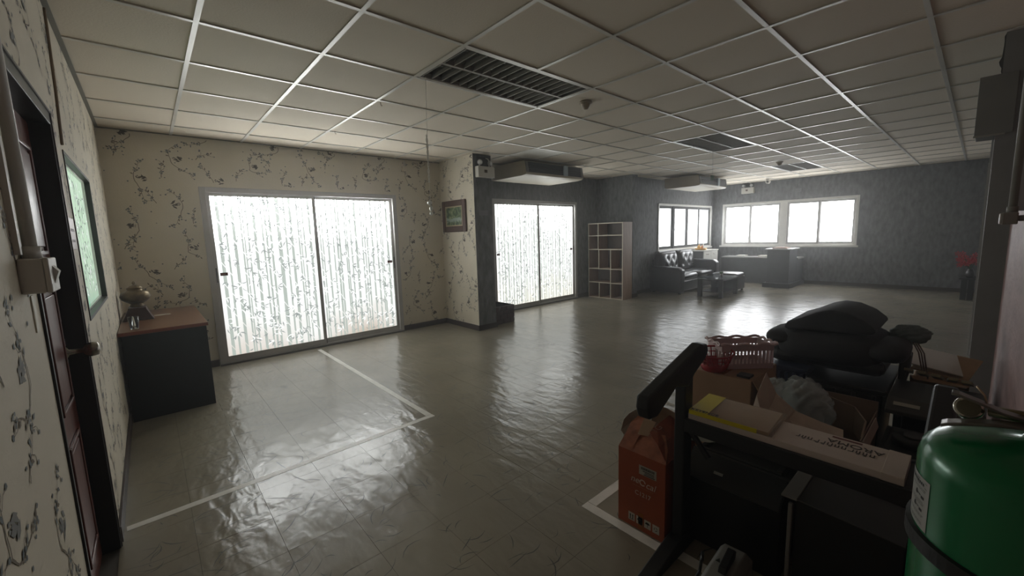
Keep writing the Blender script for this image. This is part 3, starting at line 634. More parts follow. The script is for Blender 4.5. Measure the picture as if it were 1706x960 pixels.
def em_light(loc, label, ax):
    t = thing('emergency_light', loc, label, 'emergency light'); x, y, z = loc
    Mx = Matrix.Translation(Vector(loc)) @ (Matrix.Identity(4) if ax == 'y' else Matrix.Rotation(-PI/2, 4, 'Z'))
    def B(mb_args): return MB().box(*mb_args, M=Mx)
    obj('battery_case', B((-.14, .14, -.085, -.005, -.07, .075)), WHITEP, t, bevel=.006)
    obj('indicator', B((-.04, .01, -.088, -.085, -.01, .03)), mat('dark_brown_panel', (.33, .27, .22), .4), t)
    obj('mounting_box', B((-.13, .06, -.04, -.005, .08, .20)), BLACK, t)
    for s_ in (-1, 1):
        Ml = Mx @ Matrix.Translation((s_*.085-.01, -.06, .125)) @ Matrix.Rotation(PI/2+.5*s_*0, 4, 'X') @ Matrix.Rotation(s_*.5, 4, 'Y')
        lm = obj('lamp_head', MB().lathe([(.012, -.03), (.026, -.02), (.036, .012), (.036, .02), (.03, .022)], M=Ml, n=20), mat('lamp_shell', (.66, .66, .66), .3), t, smooth=True)
        obj('lamp_lens', MB().lathe([(.029, .0221), (.022, .028), (.006, .031)], M=Ml, n=20), mat('lamp_lens', (.85, .86, .86), .1), lm, smooth=True)
        p = Mx @ Vector((s_*.085-.01, -.05, .08)); q = Mx @ Vector((s_*.085-.01, -.05, .11)); obj('lamp_bracket', MB().tube([p, q], .008, 8), WHITEP, t, smooth=True)
    pts = [Mx @ Vector(p) for p in ((.02, -.045, .19), (.05, -.055, .18), (.075, -.06, .14), (.05, -.06, .11), (.07, -.05, .085))]
    obj('cable', MB().tube(pts, .006, 8), WHITEP, t, smooth=True)
    return t
em_light((3.285, -1.052, 2.20), 'white emergency light with two lamp heads on the end of the partition', 'y')
em_light((XR, -1.74, 2.25), 'white twin-head emergency light on the far wall above the wide window', 'x')
tag(obj('wall_plate', MB().box(3.19, 3.34, -1.058, -1.052, 1.62, 1.69), mat('grey_plate', (.46, .46, .47), .5), bevel=.002), 'small blank grey plate on the dark end of the partition', 'plate')
tag(obj('far_wall_plate', MB().box(XR-.012, XR-.001, -2.86, -2.74, 2.12, 2.20), mat('grey_plate', (.46, .46, .47)), bevel=.002), 'small grey plate on the far wall above the wide window', 'plate')
t = thing('junction_box', (2.55, YB, 2.3), 'small cream junction box and short conduit at the ceiling above the large glass door', 'box')
obj('box_body', MB().box(2.50, 2.58, YB-.04, YB-.001, 2.27, 2.34), CREAM, t, bevel=.003); obj('conduit', MB().tube([(2.54, YB-.02, 2.34), (2.54, YB-.02, 2.43)], .011, 10), WHITEP, t, smooth=True)
# brick planter
t = thing('brick_planter', (3.68, -.7, 0), 'low dark brick-patterned planter box beside the partition and the alcove door', 'planter')
BRK = mat('dark_brick', (.26, .17, .155), .6, var=.25, vscale=14, bump=.3); 
obj('planter_shell', MB().box(3.455, 3.87, -.945, -.925, 0, .27).box(3.455, 3.87, -.47, -.45, 0, .27).box(3.455, 3.475, -.925, -.47, 0, .27).box(3.85, 3.87, -.925, -.47, 0, .27).box(3.475, 3.85, -.925, -.47, 0, .02), mat('mortar', (.13, .09, .085), .8), t)
for rw in range(4):
    z = .008+rw*.067; off = 0 if rw % 2 else -.065
    for k in range(5):
        a = max(3.455, 3.457+off+k*.135); b = min(3.87, 3.457+off+k*.135+.128)
        if b-a > .02: obj('brick', MB().box(a, b, -.957, -.945, z, z+.06), BRK, t, bevel=.002)
    for k in range(5):
        a = max(-.945, -.945+off+k*.135); b = min(-.45, -.945+off+k*.135+.128)
        if b-a > .02: obj('brick', MB().box(3.87, 3.882, a, b, z, z+.06), BRK, t, bevel=.002)
# bookshelf
t = thing('bookshelf', (6.71, -.72, 0), 'empty open bookshelf with uneven cells and a pale wood side in the alcove', 'bookshelf')
WD = mat('oak_laminate', (.60, .48, .39), .5, var=.15, vscale=7, stretch=(6, 6, .6)); WED = mat('white_edging', (.76, .72, .64), .5)
x0, x1, y0, y1, zt = 6.56, 6.88, -1.13, -.30, 1.52; e = .018
obj('side_panel', MB().box(x0, x1, y0, y0+e, 0, zt), WD, t); obj('side_panel', MB().box(x0, x1, y1-e, y1, 0, zt), WD, t)
obj('back_panel', MB().box(x1-.008, x1, y0+e, y1-e, 0, zt), mat('grey_wood_back', (.40, .355, .33), .6, var=.1), t)
rows = [0, .31, .59, .98, 1.26, zt-.018]
for z in rows: sh = obj('shelf_board', MB().box(x0+.003, x1-.01, y0+e, y1-e, z, z+e), WD, t); obj('edging', MB().box(x0-.001, x0+.003, y0+e, y1-e, z, z+e), WED, sh)
obj('edging', MB().box(x0-.002, x0, y0, y0+e, 0, zt), WED, t); obj('edging', MB().box(x0-.002, x0, y1-e, y1, 0, zt), WED, t)
W_ = y1-y0
for r_, fr in ((0, (.33, .66)), (1, (.66,)), (2, (.32, .66)), (3, (.30,)), (4, (.30,))):
    for q in fr:
        y = y1-q*W_; dv = obj('divider', MB().box(x0+.003, x1-.01, y-.008, y+.008, rows[r_]+e, rows[r_+1]), WD, t); obj('edging', MB().box(x0-.001, x0+.003, y-.008, y+.008, rows[r_]+e, rows[r_+1]), WED, dv)
# ------------------------------------------------------------------ air conditioners
ACM = mat('ac_casing', (.70, .66, .57), .45, var=.04); ACG = mat('ac_grille', (.16, .18, .21), .35)
def ac(x0, y0, y1, where, s=1.3):
    x1 = x0+s; zb = 2.195; t = thing('air_conditioner', ((x0+x1)/2, (y0+y1)/2, zb), 'cream ceiling-hung air conditioner, '+where, 'air conditioner', 'ceiling-hung air conditioners')
    prof = [(y1, H-.03), (y1, zb+.02), (y1-.06, zb), (y0+.10, zb+.0), (y0+.012, zb+.012), (y0, zb+.03), (y0+.03, H-.045), (y0+.06, H-.03)]
    obj('casing', MB().prism(prof, 'x', x0, x1), ACM, t, bevel=.006)
    mb = MB().prism([(y0-.004, zb+.045), (y0+.020, H-.05), (y0+.03, H-.05), (y0+.006, zb+.045)], 'x', x0+.06, x1-.06); g = obj('air_outlet', mb, ACG, t)
    for k in range(3):
        z = zb+.07+.036*k; yy = y0-.005+.024*(z-zb-.045)/.15
        obj('louvre', MB().box(x0+.07, x1-.07, yy-.008, yy+.004, z, z+.006), ACG, t)
    obj('control_badge', MB().box(x1-.50, x1-.40, y0-.020, y0-.001, zb+.04, H-.05), mat('badge', (.62, .68, .71), .3), t, bevel=.004)
    for a, b in ((x0, x0+.055), (x1-.055, x1)):
        obj('end_cap', MB().prism([(y0-.008, zb+.04), (y0+.018, H-.045), (y0+.04, H-.045), (y0+.012, zb+.04)], 'x', a+.005, b), mat('cap_grey', (.42, .42, .40), .5), t)
    for k in range(2):
        xx = x0+.2+k*(s-.4); obj('hanger', MB().box(xx-.015, xx+.015, (y0+y1)/2-.02, (y0+y1)/2+.02, H-.032, H-.003), ALU, t)
ac(3.92, -1.25, -.42, 'above the alcove door'); ac(8.03, -1.92, -1.17, 'the farther one, near the sofa window')
# smoke detectors, camera, hooks, hanging strings
SM = mat('detector', (.62, .57, .50), .5)
for x, y, w in ((2.62, -3.36, 'beside the nearest louvred light'), (8.0, -3.29, 'just before the farthest louvred light')):
    t = thing('smoke_detector', (x, y, H), 'round ceiling smoke detector '+w, 'smoke detector')
    obj('base', MB().lathe([(.055, H-.001), (.055, H-.012), (.045, H-.018)][::-1], (x, y, 0), 28), SM, t, smooth=True)
    obj('sensor_head', MB().lathe([(.008, H-.062), (.020, H-.058), (.034, H-.040), (.040, H-.020), (.040, H-.018)], (x, y, 0), 24), SM, t, smooth=True)
t = thing('security_camera', (10.6, -2.32, H), 'small white security camera on the ceiling in front of the far window', 'camera')
obj('mount', MB().lathe([(.03, H-.03), (.035, H-.001)], (10.6, -2.32, 0), 20), WHITEP, t, smooth=True)
obj('camera_body', MB().lathe([(.015, -.05), (.042, -.04), (.045, .03), (.04, .04)], (10.58, -2.34, H-.07), 20, M=Matrix.Rotation(-PI/2, 4, 'Y')), WHITEP, t, smooth=True)
obj('lens', MB().lathe([(.025, .041), (.02, .044)], (10.58, -2.34, H-.07), 20, M=Matrix.Rotation(-PI/2, 4, 'Y')), BLACK, t, smooth=True)
for x, y, w in ((1.255, -1.245, 'nearer the glass door'), (1.245, -2.36, 'nearer the large louvred light')):
    tag(obj('ceiling_hook', MB().tube([(x, y, H), (x, y, H-.022), (x+.006, y, H-.030), (x+.012, y, H-.022)], .002, 6), mat('hook', (.45, .35, .25), .4, .6)), 'tiny metal hook in the ceiling grid, '+w, 'hook')
CRY = mat('crystal', (.95, .96, .95), .15)
t = thing('hanging_charm', (1.25, -3.05, 1.5), 'white twisted cord with a crystal charm hanging from the ceiling beside the nearest louvred light', 'charm')
obj('cord', MB().tube([(1.262, -3.05, 2.44), (1.245, -3.05, 1.95)], .0012, 6), mat('cord', (.90, .89, .86), .6), t)
mb = MB(); 
for s_ in (0, PI): mb.tube([(1.245+.005*math.cos(k*.9+s_), -3.05+.005*math.sin(k*.9+s_), 2.05-.012*k) for k in range(28)], .0032, 6)
obj('twisted_cord', mb, mat('cord', (.78, .77, .72)), t, smooth=True)
obj('lower_thread', MB().tube([(1.245, -3.05, 1.73), (1.243, -3.05, 1.6)], .0014, 6), mat('cord', (.78, .77, .72)), t)
for z, r_, h in ((1.585, .017, .02), (1.545, .012, .022), (1.51, .012, .015)): obj('crystal', MB().lathe([(.002, z-h), (r_, z-h*.3), (r_, z+h*.3), (.003, z+h)], (1.243+(.006 if z < 1.55 else -.003), -3.05, 0), 8), CRY, t)
t = thing('hanging_plate', (5.95, -3.03, 2.05), 'small green plate hanging on a wire from the middle louvred light', 'sign')
obj('wire', MB().tube([(5.95, -3.03, H), (5.95, -3.03, 2.10)], .0015, 6), ALU, t); obj('plate', MB().box(5.90, 6.0, -3.034, -3.028, 2.03, 2.105), mat('green_plate', (.40, .48, .44), .5), t)
tag(obj('ceiling_thread', MB().tube([(9.73, -3.16, H), (9.73, -3.16, 2.15)], .0015, 6), mat('thread', (.6, .6, .58), .6)), 'thin thread hanging from the ceiling beside the farthest louvred light', 'thread')
# ------------------------------------------------------------------ sofa corner
LE = mat('black_leather', (.17, .17, .175), .3, var=.1, bump=.15, bscale=35)
t = thing('leather_sofa', (8.7, -1.3, 0), 'black leather sofa with tufted back cushions under the four-sash window', 'sofa')
obj('base', MB().box(7.95, 9.55, -1.62, -.98, .05, .27), LE, t, bevel=.02)
obj('arm', MB().prism([(-1.68, .03), (-.95, .03), (-.95, .54), (-1.0, .575), (-1.6, .56), (-1.68, .51)], 'x', 7.85, 8.0), LE, t, bevel=.03, seg=3)
obj('arm', MB().prism([(-1.68, .03), (-.95, .03), (-.95, .60), (-1.0, .64), (-1.6, .63), (-1.68, .57)], 'x', 9.5, 9.68), LE, t, bevel=.04, seg=3)
obj('back_frame', MB().prism([(-.95, .1), (-.93, .70), (-1.02, .76), (-1.12, .70), (-1.15, .1)], 'x', 7.98, 9.52), LE, t, bevel=.03, seg=3)
for a, b in ((7.93, 8.73), (8.75, 9.54)):
    obj('seat_cushion', MB().cushion(a, b, -1.66, -1.12, .26, .43), LE, t, smooth=True)
    # tufted back: grid with dimples
    vs = []; fs = []; nu, nv = 24, 14
    for i in range(nv+1):
        for j in range(nu+1):
            u, v = j/nu, i/nv; dp = 0
            for bu, bv in ((.2, .35), (.5, .35), (.8, .35), (.35, .7), (.65, .7)): dp += .035*math.exp(-(((u-bu)*(b-a))**2+((v-bv)*.4)**2)/.0022)
            ed = (1-(2*u-1)**6)*(1-(2*v-1)**6); vs.append((a+(b-a)*u, -1.14-.10*ed+dp+.06*v, .40+.47*v))
    for i in range(nv):
        for j in range(nu): k = i*(nu+1)+j; fs.append((k, k+1, k+nu+2, k+nu+1))
    bc = obj('back_cushion', MB().add(vs, fs).cushion(a, b, -1.15, -.98, .40, .88, .3), LE, t, smooth=True)
    for bu, bv in ((.2, .35), (.5, .35), (.8, .35), (.35, .7), (.65, .7)): obj('tuft_button', MB().cushion(a+(b-a)*bu-.011, a+(b-a)*bu+.011, -1.222+.06*bv, -1.20+.06*bv, .40+.47*bv-.011, .40+.47*bv+.011, 1, 6, 8), LE, bc, smooth=True)
for x in (7.93, 9.6):
    for y in (-1.6, -1.02): obj('foot', MB().box(x-.02, x+.02, y-.02, y+.02, 0, .05), BLACK, t)
t = thing('coffee_table', (8.25, -2.23, 0), 'low dark coffee table with a glass top in front of the sofa', 'table')
x0, x1, y0, y1 = 7.85, 8.65, -2.48, -2.0
obj('table_top', MB().box(x0, x1, y0, y0+.05, .335, .365).box(x0, x1, y1-.05, y1, .335, .365).box(x0, x0+.05, y0+.05, y1-.05, .335, .365).box(x1-.05, x1, y0+.05, y1-.05, .335, .365), BLACKM, t, bevel=.003)
obj('glass_pane', MB().box(x0+.005, x1-.005, y0+.005, y1-.005, .366, .374), mat('table_glass', (.35, .38, .40), .05, alpha=.75), t)
for x in (x0+.005, x1-.07):
    for y in (y0+.005, y1-.07): obj('leg', MB().box(x-.01*(x > 8.2), x+.065, y-.01*(y > -2.2), y+.065, 0, .335), BLACKM, t, bevel=.002)
obj('lower_shelf', MB().box(x0+.055, x1-.055, y0+.02, y1-.02, .10, .115), mat('shelf_gloss', (.2, .2, .2), .15), t)
t = thing('potted_succulent', (8.30, -2.28, .375), 'tiny green plant in a pale cup on the coffee table', 'plant')
obj('pot', MB().lathe([(.022, .375), (.03, .435), (.026, .435), (.022, .42)], (8.3, -2.28, 0), 18), WHITEP, t, smooth=True)
mb = MB(); rr = random.Random(2)
for k in range(14): a = k*2.4; q = rr.uniform(.2, .9); d = Vector((math.cos(a)*q, math.sin(a)*q, 1)).normalized(); p = Vector((8.3, -2.28, .42)); mb.tube([p, p+d*.04, p+d*.07+Vector((0, 0, -.004))], [.006, .009, .001], 6)
obj('leaves', mb, mat('succulent', (.42, .55, .40), .5), t, smooth=True, kind='stuff')
t = thing('ottoman', (8.98, -2.15, 0), 'black leather ottoman beside the coffee table', 'ottoman')
obj('upholstered_body', MB().box(8.72, 9.24, -2.40, -1.9, .05, .33), LE, t, bevel=.02); obj('seat_cushion', MB().cushion(8.71, 9.25, -2.41, -1.89, .31, .405, .3), LE, t, smooth=True)
for x in (8.75, 9.19):
    for y in (-2.37, -1.93): obj('foot', MB().box(x, x+.035, y, y+.035, 0, .05), BLACK, t)
t = thing('white_cabinet', (10.1, -1.1, 0), 'white low cabinet with grey sides between the sofa and the far corner', 'cabinet')
obj('body', MB().box(9.70, 10.50, -1.29, -.93, .0, .80), mat('grey_side', (.40, .40, .40), .5), t)
obj('top', MB().box(9.68, 10.52, -1.315, -.925, .80, .825), WHITEM, t, bevel=.002)
for a in (9.705, 10.105):
    d = obj('door', MB().box(a, a+.39, -1.308, -1.29, .02, .79), WHITEM, t, bevel=.002); obj('handle', MB().box(a+.12, a+.26, -1.325, -1.308, .72, .735), CH, d, bevel=.002)
t = thing('offering_tray', (9.95, -1.12, .825), 'small gold tray of orange offerings on the white cabinet', 'tray')
obj('tray', MB().lathe([(.10, .826), (.13, .835), (.14, .87), (.13, .87), (.10, .845)], (9.95, -1.12, 0), 24), mat('gold', (.75, .58, .30), .35, .6), t, smooth=True)
for k, (x, y, h) in enumerate(((9.9, -1.12, .06), (9.98, -1.14, .09), (9.95, -1.08, .11), (10.02, -1.1, .05), (9.87, -1.09, .08))):
    obj('offering', MB().lathe([(.02, .845), (.026, .86), (.018, .86+h*.6), (.004, .86+h)], (x, y, 0), 12), mat('orange_wax', (.80, .50, .22), .5) if k % 2 else mat('gold', (.75, .58, .30)), t, smooth=True)
tag(obj('candle', MB().tube([(10.14, -1.1, .826), (10.14, -1.1, .98)], .010, 10), WHITEP, smooth=True), 'thin white candle beside the gold tray', 'candle')
# reception counter
t = thing('reception_counter', (10.5, -2.2, 0), 'dark grey counter with a pale worktop under the wide far window', 'counter')
CT = mat('counter_grey', (.30, .31, .32), .5, var=.08)
obj('front_panel', MB().box(10.06, 10.62, -2.98, -2.55, .10, .83), CT, t, bevel=.004); obj('plinth', MB().box(9.98, 11.12, -3.03, -2.50, 0, .10), mat('counter_dark', (.2, .2, .21), .5), t, bevel=.003)
obj('side_panel', MB().box(10.62, 11.12, -2.98, -2.94, .10, .60), CT, t); obj('worktop', MB().box(10.62, 11.14, -3.0, -1.35, .60, .63), mat('counter_top', (.55, .55, .54), .3), t, bevel=.003)
obj('back_panel', MB().box(10.64, 10.68, -2.94, -1.35, .0, .60), CT, t); obj('upper_ledge', MB().box(10.02, 10.66, -3.02, -2.51, .83, .855), mat('counter_top', (.55, .55, .54)), t, bevel=.003)
tag(obj('paper_stack', MB().box(10.15, 10.45, -2.9, -2.62, .856, .875).box(10.17, 10.4, -2.86, -2.65, .875, .885), mat('reddish_paper', (.72, .60, .55), .6)), 'small stack of reddish papers on top of the grey counter', 'papers')
for i, (y, w_) in enumerate(((-2.25, .22), (-1.75, .18))): tag(obj('white_tray', MB().box(10.75, 11.0, y-w_/2, y+w_/2, .631, .66), WHITEP, bevel=.004), ('white flat box on the worktop nearer the counter ledge', 'white flat box on the worktop nearer the white cabinet')[i], 'box')
# flowers at far right
t = thing('flower_stand', (10.2, -5.56, 0), 'low dark stand holding red artificial flowers beside the grey post at the far wall', 'flowers')
obj('stand_top', MB().box(10.0, 10.5, -5.68, -5.49, .35, .375), BLACKM, t, bevel=.003)
for x in (10.02, 10.42):
    for y in (-5.67, -5.59): obj('leg', MB().box(x, x+.05, y, y+.07, 0, .35), BLACKM, t)
obj('vase', MB().lathe([(.04, .376), (.06, .41), (.05, .47), (.03, .51), (.035, .52)], (10.2, -5.61, 0), 18), mat('dark_vase', (.22, .2, .2), .3), t, smooth=True)
rr = random.Random(12); mb = MB(); ms = MB()
for k in range(26):
    p = Vector((10.2+rr.uniform(-.14, .14), -5.58+rr.uniform(-.08, .14), .68+rr.uniform(-.10, .12))); ms.tube([(10.2, -5.61, .51), p], .003, 5)
    for q in range(5): a = q*PI*.4; mb.add([p, p+Vector((.0, .030*math.cos(a), .032*math.sin(a))), p+Vector((-.02, .045*math.cos(a+.4), .045*math.sin(a+.4))), p+Vector((-.01, .030*math.cos(a+.8), .032*math.sin(a+.8)))], [(0, 1, 2, 3)])
obj('stems', ms, mat('stem_green', (.2, .25, .16), .6), t, kind='stuff'); obj('red_petals', mb, mat('red_petal', (.72, .16, .22), .5), t, kind='stuff')
#MORE
# ------------------------------------------------------------------ clutter by the right-hand wall
CARD = mat('brown_cardboard', (.60, .48, .37), .75, var=.10, vscale=6, bump=.1, bscale=50)
CARDP = mat('pale_cardboard', (.70, .63, .57), .75, var=.08, vscale=9)
ORG = mat('orange_carton', (.60, .28, .15), .6, var=.08, vscale=9)
INKW = mat('white_ink', (.80, .72, .66), .6); INKB = mat('black_ink', (.08, .08, .08), .6)
def MX(o, ux, uy):     # local x -> ux, local y -> uy, origin o
    ux = Vector(ux).normalized(); uy = Vector(uy).normalized(); uz = ux.cross(uy)
    return Matrix(((ux.x, uy.x, uz.x, o[0]), (ux.y, uy.y, uz.y, o[1]), (ux.z, uy.z, uz.z, o[2]), (0, 0, 0, 1)))
# orange carton
t = thing('orange_carton', (1.40, -4.75, 0), 'orange cardboard carton with torn open flaps on the floor beside the black cart', 'box')
X0, X1, Y0, Y1, ZT = 1.225, 1.50, -4.865, -4.635, .362
bd = MB().box(X0, X0+.004, Y0, Y1, 0, ZT).box(X1-.004, X1, Y0, Y1, 0, ZT).box(X0+.004, X1-.004, Y0, Y0+.004, 0, ZT).box(X0+.004, X1-.004, Y1-.004, Y1, 0, ZT).box(X0+.004, X1-.004, Y0+.004, Y1-.004, 0, .006)
obj('carton_body', bd, ORG, t)
FLP = mat('worn_flap', (.58, .33, .21), .6, var=.3, vscale=22, bump=.3)
obj('torn_flap', MB().sheet([[(X0, Y1, ZT), (X0+.002, -4.70, ZT), (X0+.004, -4.68, ZT)], [(X0+.05, Y1, ZT+.035), (X0+.06, -4.70, ZT+.04), (X0+.06, -4.685, ZT+.03)], [(X0+.11, Y1+.005, ZT+.075), (X0+.115, -4.71, ZT+.085), (X0+.10, -4.69, ZT+.06)], [(X0+.15, Y1-.01, ZT+.10), (X0+.17, -4.69, ZT+.105), (X0+.16, -4.68, ZT+.09)]]), FLP, t)
obj('large_flap', MB().sheet([[(X0+.01, Y0, ZT), (X0+.14, Y0, ZT), (X1, Y0, ZT)], [(X0+.03, Y0+.05, ZT+.05), (X0+.14, Y0+.05, ZT+.055), (X1, Y0+.05, ZT+.05)], [(X0+.08, Y0+.12, ZT+.075), (X0+.15, Y0+.12, ZT+.09), (X1-.01, Y0+.11, ZT+.11)]]), mat('rust_flap', (.52, .25, .15), .6, var=.25, vscale=18, bump=.25), t)
obj('back_flap', MB().sheet([[(X1, Y0+.02, ZT), (X1, Y0+.12, ZT), (X1, Y1, ZT)], [(X1-.02, Y0+.03, ZT+.08), (X1-.02, Y0+.12, ZT+.09), (X1-.02, Y1-.03, ZT+.09)], [(X1-.05, Y0+.05, ZT+.13), (X1-.05, Y0+.12, ZT+.145), (X1-.04, Y1-.05, ZT+.14)]]), CARD, t)
obj('side_flap', MB().sheet([[(1.30, Y1, ZT), (1.40, Y1, ZT), (1.48, Y1, ZT)], [(1.31, Y1+.045, ZT+.03), (1.40, Y1+.05, ZT+.035), (1.47, Y1+.04, ZT+.05)], [(1.35, Y1+.055, ZT+.07), (1.40, Y1+.06, ZT+.08), (1.45, Y1+.05, ZT+.09)]]), mat('pale_flap', (.66, .62, .55), .7), t)
obj('inner_flap', MB().sheet([[(X0+.002, Y1, ZT-.001), (X0+.002, Y0, ZT-.001)], [(X0+.055, Y1-.01, ZT+.03), (X0+.055, Y0+.02, ZT+.035)], [(X0+.10, Y1-.03, ZT+.055), (X0+.11, Y0+.06, ZT+.07)]]), FLP, t)
obj('tape_scrap', MB().sheet([[(1.28, -4.70, ZT+.06), (1.35, -4.69, ZT+.11)], [(1.30, -4.74, ZT+.055), (1.37, -4.74, ZT+.10)]], .001), mat('clear_tape', (.72, .62, .52), .12), t)
fx = X0-.0012
lb = obj('barcode_label', MB().box(fx, fx+.0008, -4.825, -4.742, .272, .315), mat('label_paper', (.66, .64, .59), .6), t)
mb = MB(); rr = random.Random(31); y = -4.752
while y > -4.815: q = rr.uniform(.0008, .0025); mb.box(fx-.0005, fx, y-q, y, .298, .309); y -= q+rr.uniform(.0008, .002)
mb.box(fx-.0005, fx, -4.815, -4.76, .290, .293).box(fx-.0005, fx, -4.815, -4.77, .283, .286).box(fx-.0005, fx, -4.818, -4.766, .275, .2785)
obj('barcode', mb, INKB, lb, kind='stuff')
FD = (0, -1, 0)
text('ne', .043, MX((fx-.0003, -4.700, .224), FD, (0, 0, 1)), INKW, t, shear=.25); text('cal', .043, MX((fx-.0003, -4.775, .219), FD, (0, 0, 1)), INKW, t, shear=.25)
mb = MB(); c_ = (-4.760, .235)
for k in range(16):
    a, b = 2*PI*k/18, 2*PI*(k+1)/18; pa = [(c_[0]-math.cos(q)*rad, c_[1]+math.sin(q)*rad) for q, rad in ((a, .010), (b, .010), (b, .0155), (a, .0155))]
    mb.add([(fx-.0008, p[0], p[1]) for p in pa], [(0, 1, 2, 3)])
obj('round_emblem', mb, INKW, t, kind='stuff')
obj('underline', MB().box(fx-.0004, fx, -4.81, -4.71, .2085, .2105), mat('faint_ink', (.66, .42, .30), .6), t)
text('C1217', .029, MX((fx-.0003, -4.722, .168), FD, (0, 0, 1)), INKW, t)
for k in range(4):
    ya = -4.690-.040*k; ic = obj('handling_mark', MB().box(fx, fx+.0008, ya-.032, ya, .028-.0005*k, .066-.0005*k), mat('mark_paper', (.72, .69, .64), .6), t); yc = ya-.016; mb = MB()
    if k == 0:
        for s_ in (-.006, .006): mb.box(fx-.0005, fx, yc+s_-.002, yc+s_+.002, .036, .052); mb.prism([(yc+s_-.004, .052), (yc+s_+.004, .052), (yc+s_, .060)], 'x', fx-.0005, fx)
        mb.box(fx-.0005, fx, yc-.011, yc+.011, .033, .035)
    elif k in (1, 2):
        mb.prism([(yc+.011*math.cos(PI*q/8), .047+.010*math.sin(PI*q/8)) for q in range(9)], 'x', fx-.0005, fx); mb.box(fx-.0005, fx, yc-.001, yc+.001, .034, .047); 
        if k == 1: mb.prism([(yc+.004, .033), (yc-.004, .033), (yc-.001, .037), (yc+.002, .036)], 'x', fx-.0005, fx)
    else:
        for q in range(3):
            a = PI/2+q*2*PI/3; p0 = Vector((yc+.010*math.cos(a), .046+.010*math.sin(a))); p1 = Vector((yc+.010*math.cos(a+1.3), .046+.010*math.sin(a+1.3))); p2 = p1*.72+Vector((yc, .046))*.28; p3 = p0*.66+Vector((yc, .046))*.34
            mb.prism([tuple(p) for p in (p0, p1, p2, p3)], 'x', fx-.0005, fx)
    obj('mark_symbol', mb, INKB, ic, kind='stuff')
obj('brown_tape', MB().box(X0+.03, X1-.03, Y0+.09, Y0+.13, -.0001, .0005).box(fx, fx+.0008, Y0+.10, Y0+.125, .008, .085), mat('packing_tape', (.60, .36, .18), .25), t)
text('1G', .05, MX((X0+.085, Y0+.095, ZT+.078), (1, -.05, .12), (-.6, .3, .5)), mat('faint_ink2', (.68, .52, .44), .6), t)
# black cart
t = thing('equipment_cart', (1.3, -5.24, 0), 'black metal cart with slanted end handles and a narrow top shelf, foreground right', 'cart')
BK = mat('cart_black', (.065, .065, .068), .5, bump=.08, bscale=90)
for s_, yc in ((1, -4.915), (-1, -5.635)):
    obj('post', MB().box(1.235, 1.305, yc-.022, yc+.022, .03, .785), BK, t, bevel=.006)
    hp = [(.948, .715), (.955, .757), (1.375, .868), (1.42, .862), (1.435, .83), (1.41, .80), (1.31, .755), (1.26, .715), (1.16, .74), (1.02, .668), (.965, .672)]
    obj('handle', MB().prism(hp, 'y', yc-.026, yc+.026), BK, t, bevel=.010, seg=3)
    obj('foot', MB().prism([(.98, 0), (1.62, 0), (1.62, .025), (1.34, .065), (1.20, .065), (.98, .02)], 'y', yc-.03, yc+.03), BK, t, bevel=.006)
obj('front_rail', MB().box(1.232, 1.256, -5.613, -4.937, .535, .590), BK, t, bevel=.003)
obj('top_shelf', MB().box(1.256, 1.44, -5.612, -4.938, .572, .584), BK, t, bevel=.001)
obj('back_brace', MB().box(1.44, 1.46, -5.612, -4.938, .54, .59), BK, t, bevel=.003)
obj('diagonal_brace', MB().tube([(1.27, -4.945, .53), (1.27, -5.02, .44)], .012, 8), BK, t)
obj('lower_rail', MB().box(1.44, 1.47, -5.612, -4.938, .07, .10), BK, t)
# things on the cart shelf
t = thing('long_white_carton', (1.34, -5.25, .585), 'long flat pale carton printed upside down lying on the cart shelf', 'box')
LW = mat('pale_carton', (.80, .75, .71), .5, var=.05)
obj('carton_body', MB().box(1.247, 1.425, -5.575, -4.945, .585, .612), LW, t, bevel=.002)
obj('end_flap', MB().box(1.2455, 1.4265, -5.5765, -5.525, .584, .6135), LW, t, bevel=.001)
zt = .6128
text('AROMA', .042, MX((1.385, -5.52, zt), (0, 1, 0), (-1, 0, 0)), mat('dark_print', (.25, .22, .21), .6), t)
mb = MB(); rr = random.Random(44); y = -5.50
while y < -5.30:                      # second line: letters of another script, too small to read
    q = rr.uniform(.010, .016); x = 1.328; mb.box(x, x+.020, y, y+.003, zt, zt+.0004).box(x, x+.003, y, y+q, zt, zt+.0004)
    if rr.random() < .6: mb.box(x, x+.020, y+q-.003, y+q, zt, zt+.0004)
    if rr.random() < .5: mb.box(x-.008, x-.005, y, y+.008, zt, zt+.0004)
    y += q+.006
obj('small_lettering', mb, mat('dark_print', (.25, .22, .21)), t, kind='stuff')
obj('reddish_strip', MB().box(1.40, 1.412, -5.46, -5.38, zt, zt+.0004), mat('red_print', (.42, .22, .20), .6), t)
t = thing('wrapped_package', (1.36, -5.08, .62), 'brown card in glossy clear wrap with a yellow band, on top of the pale carton', 'package')
MR = Matrix.Translation((1.355, -5.085, .616)) @ Matrix.Rotation(.06, 4, 'Z') @ Matrix.Rotation(.02, 4, 'X')
obj('card', MB().box(-.108, .098, -.135, .135, 0, .012, M=MR), mat('kraft_card', (.68, .54, .38), .4, var=.08), t)
obj('clear_wrap', MB().box(-.112, .102, -.148, .138, -.001, .0145, M=MR), mat('film_wrap', (.75, .70, .62), .08, alpha=.3, bump=.5, bscale=18), t, bevel=.003)
YEL = mat('yellow_print', (.84, .78, .12), .4)
obj('yellow_band', MB().box(-.1125, .1025, .070, .1385, .0145, .0152, M=MR).box(-.1135, -.1125, -.10, .1385, -.001, .0152, M=MR), YEL, t)
text('KEYENCE', .024, MR @ MX((-.108, .134, .0168), (0, -1, 0), (1, 0, 0)), INKB, t)
t = thing('white_envelope', (1.33, -4.955, .613), 'white paper envelope end sticking out left of the wrapped package', 'envelope')
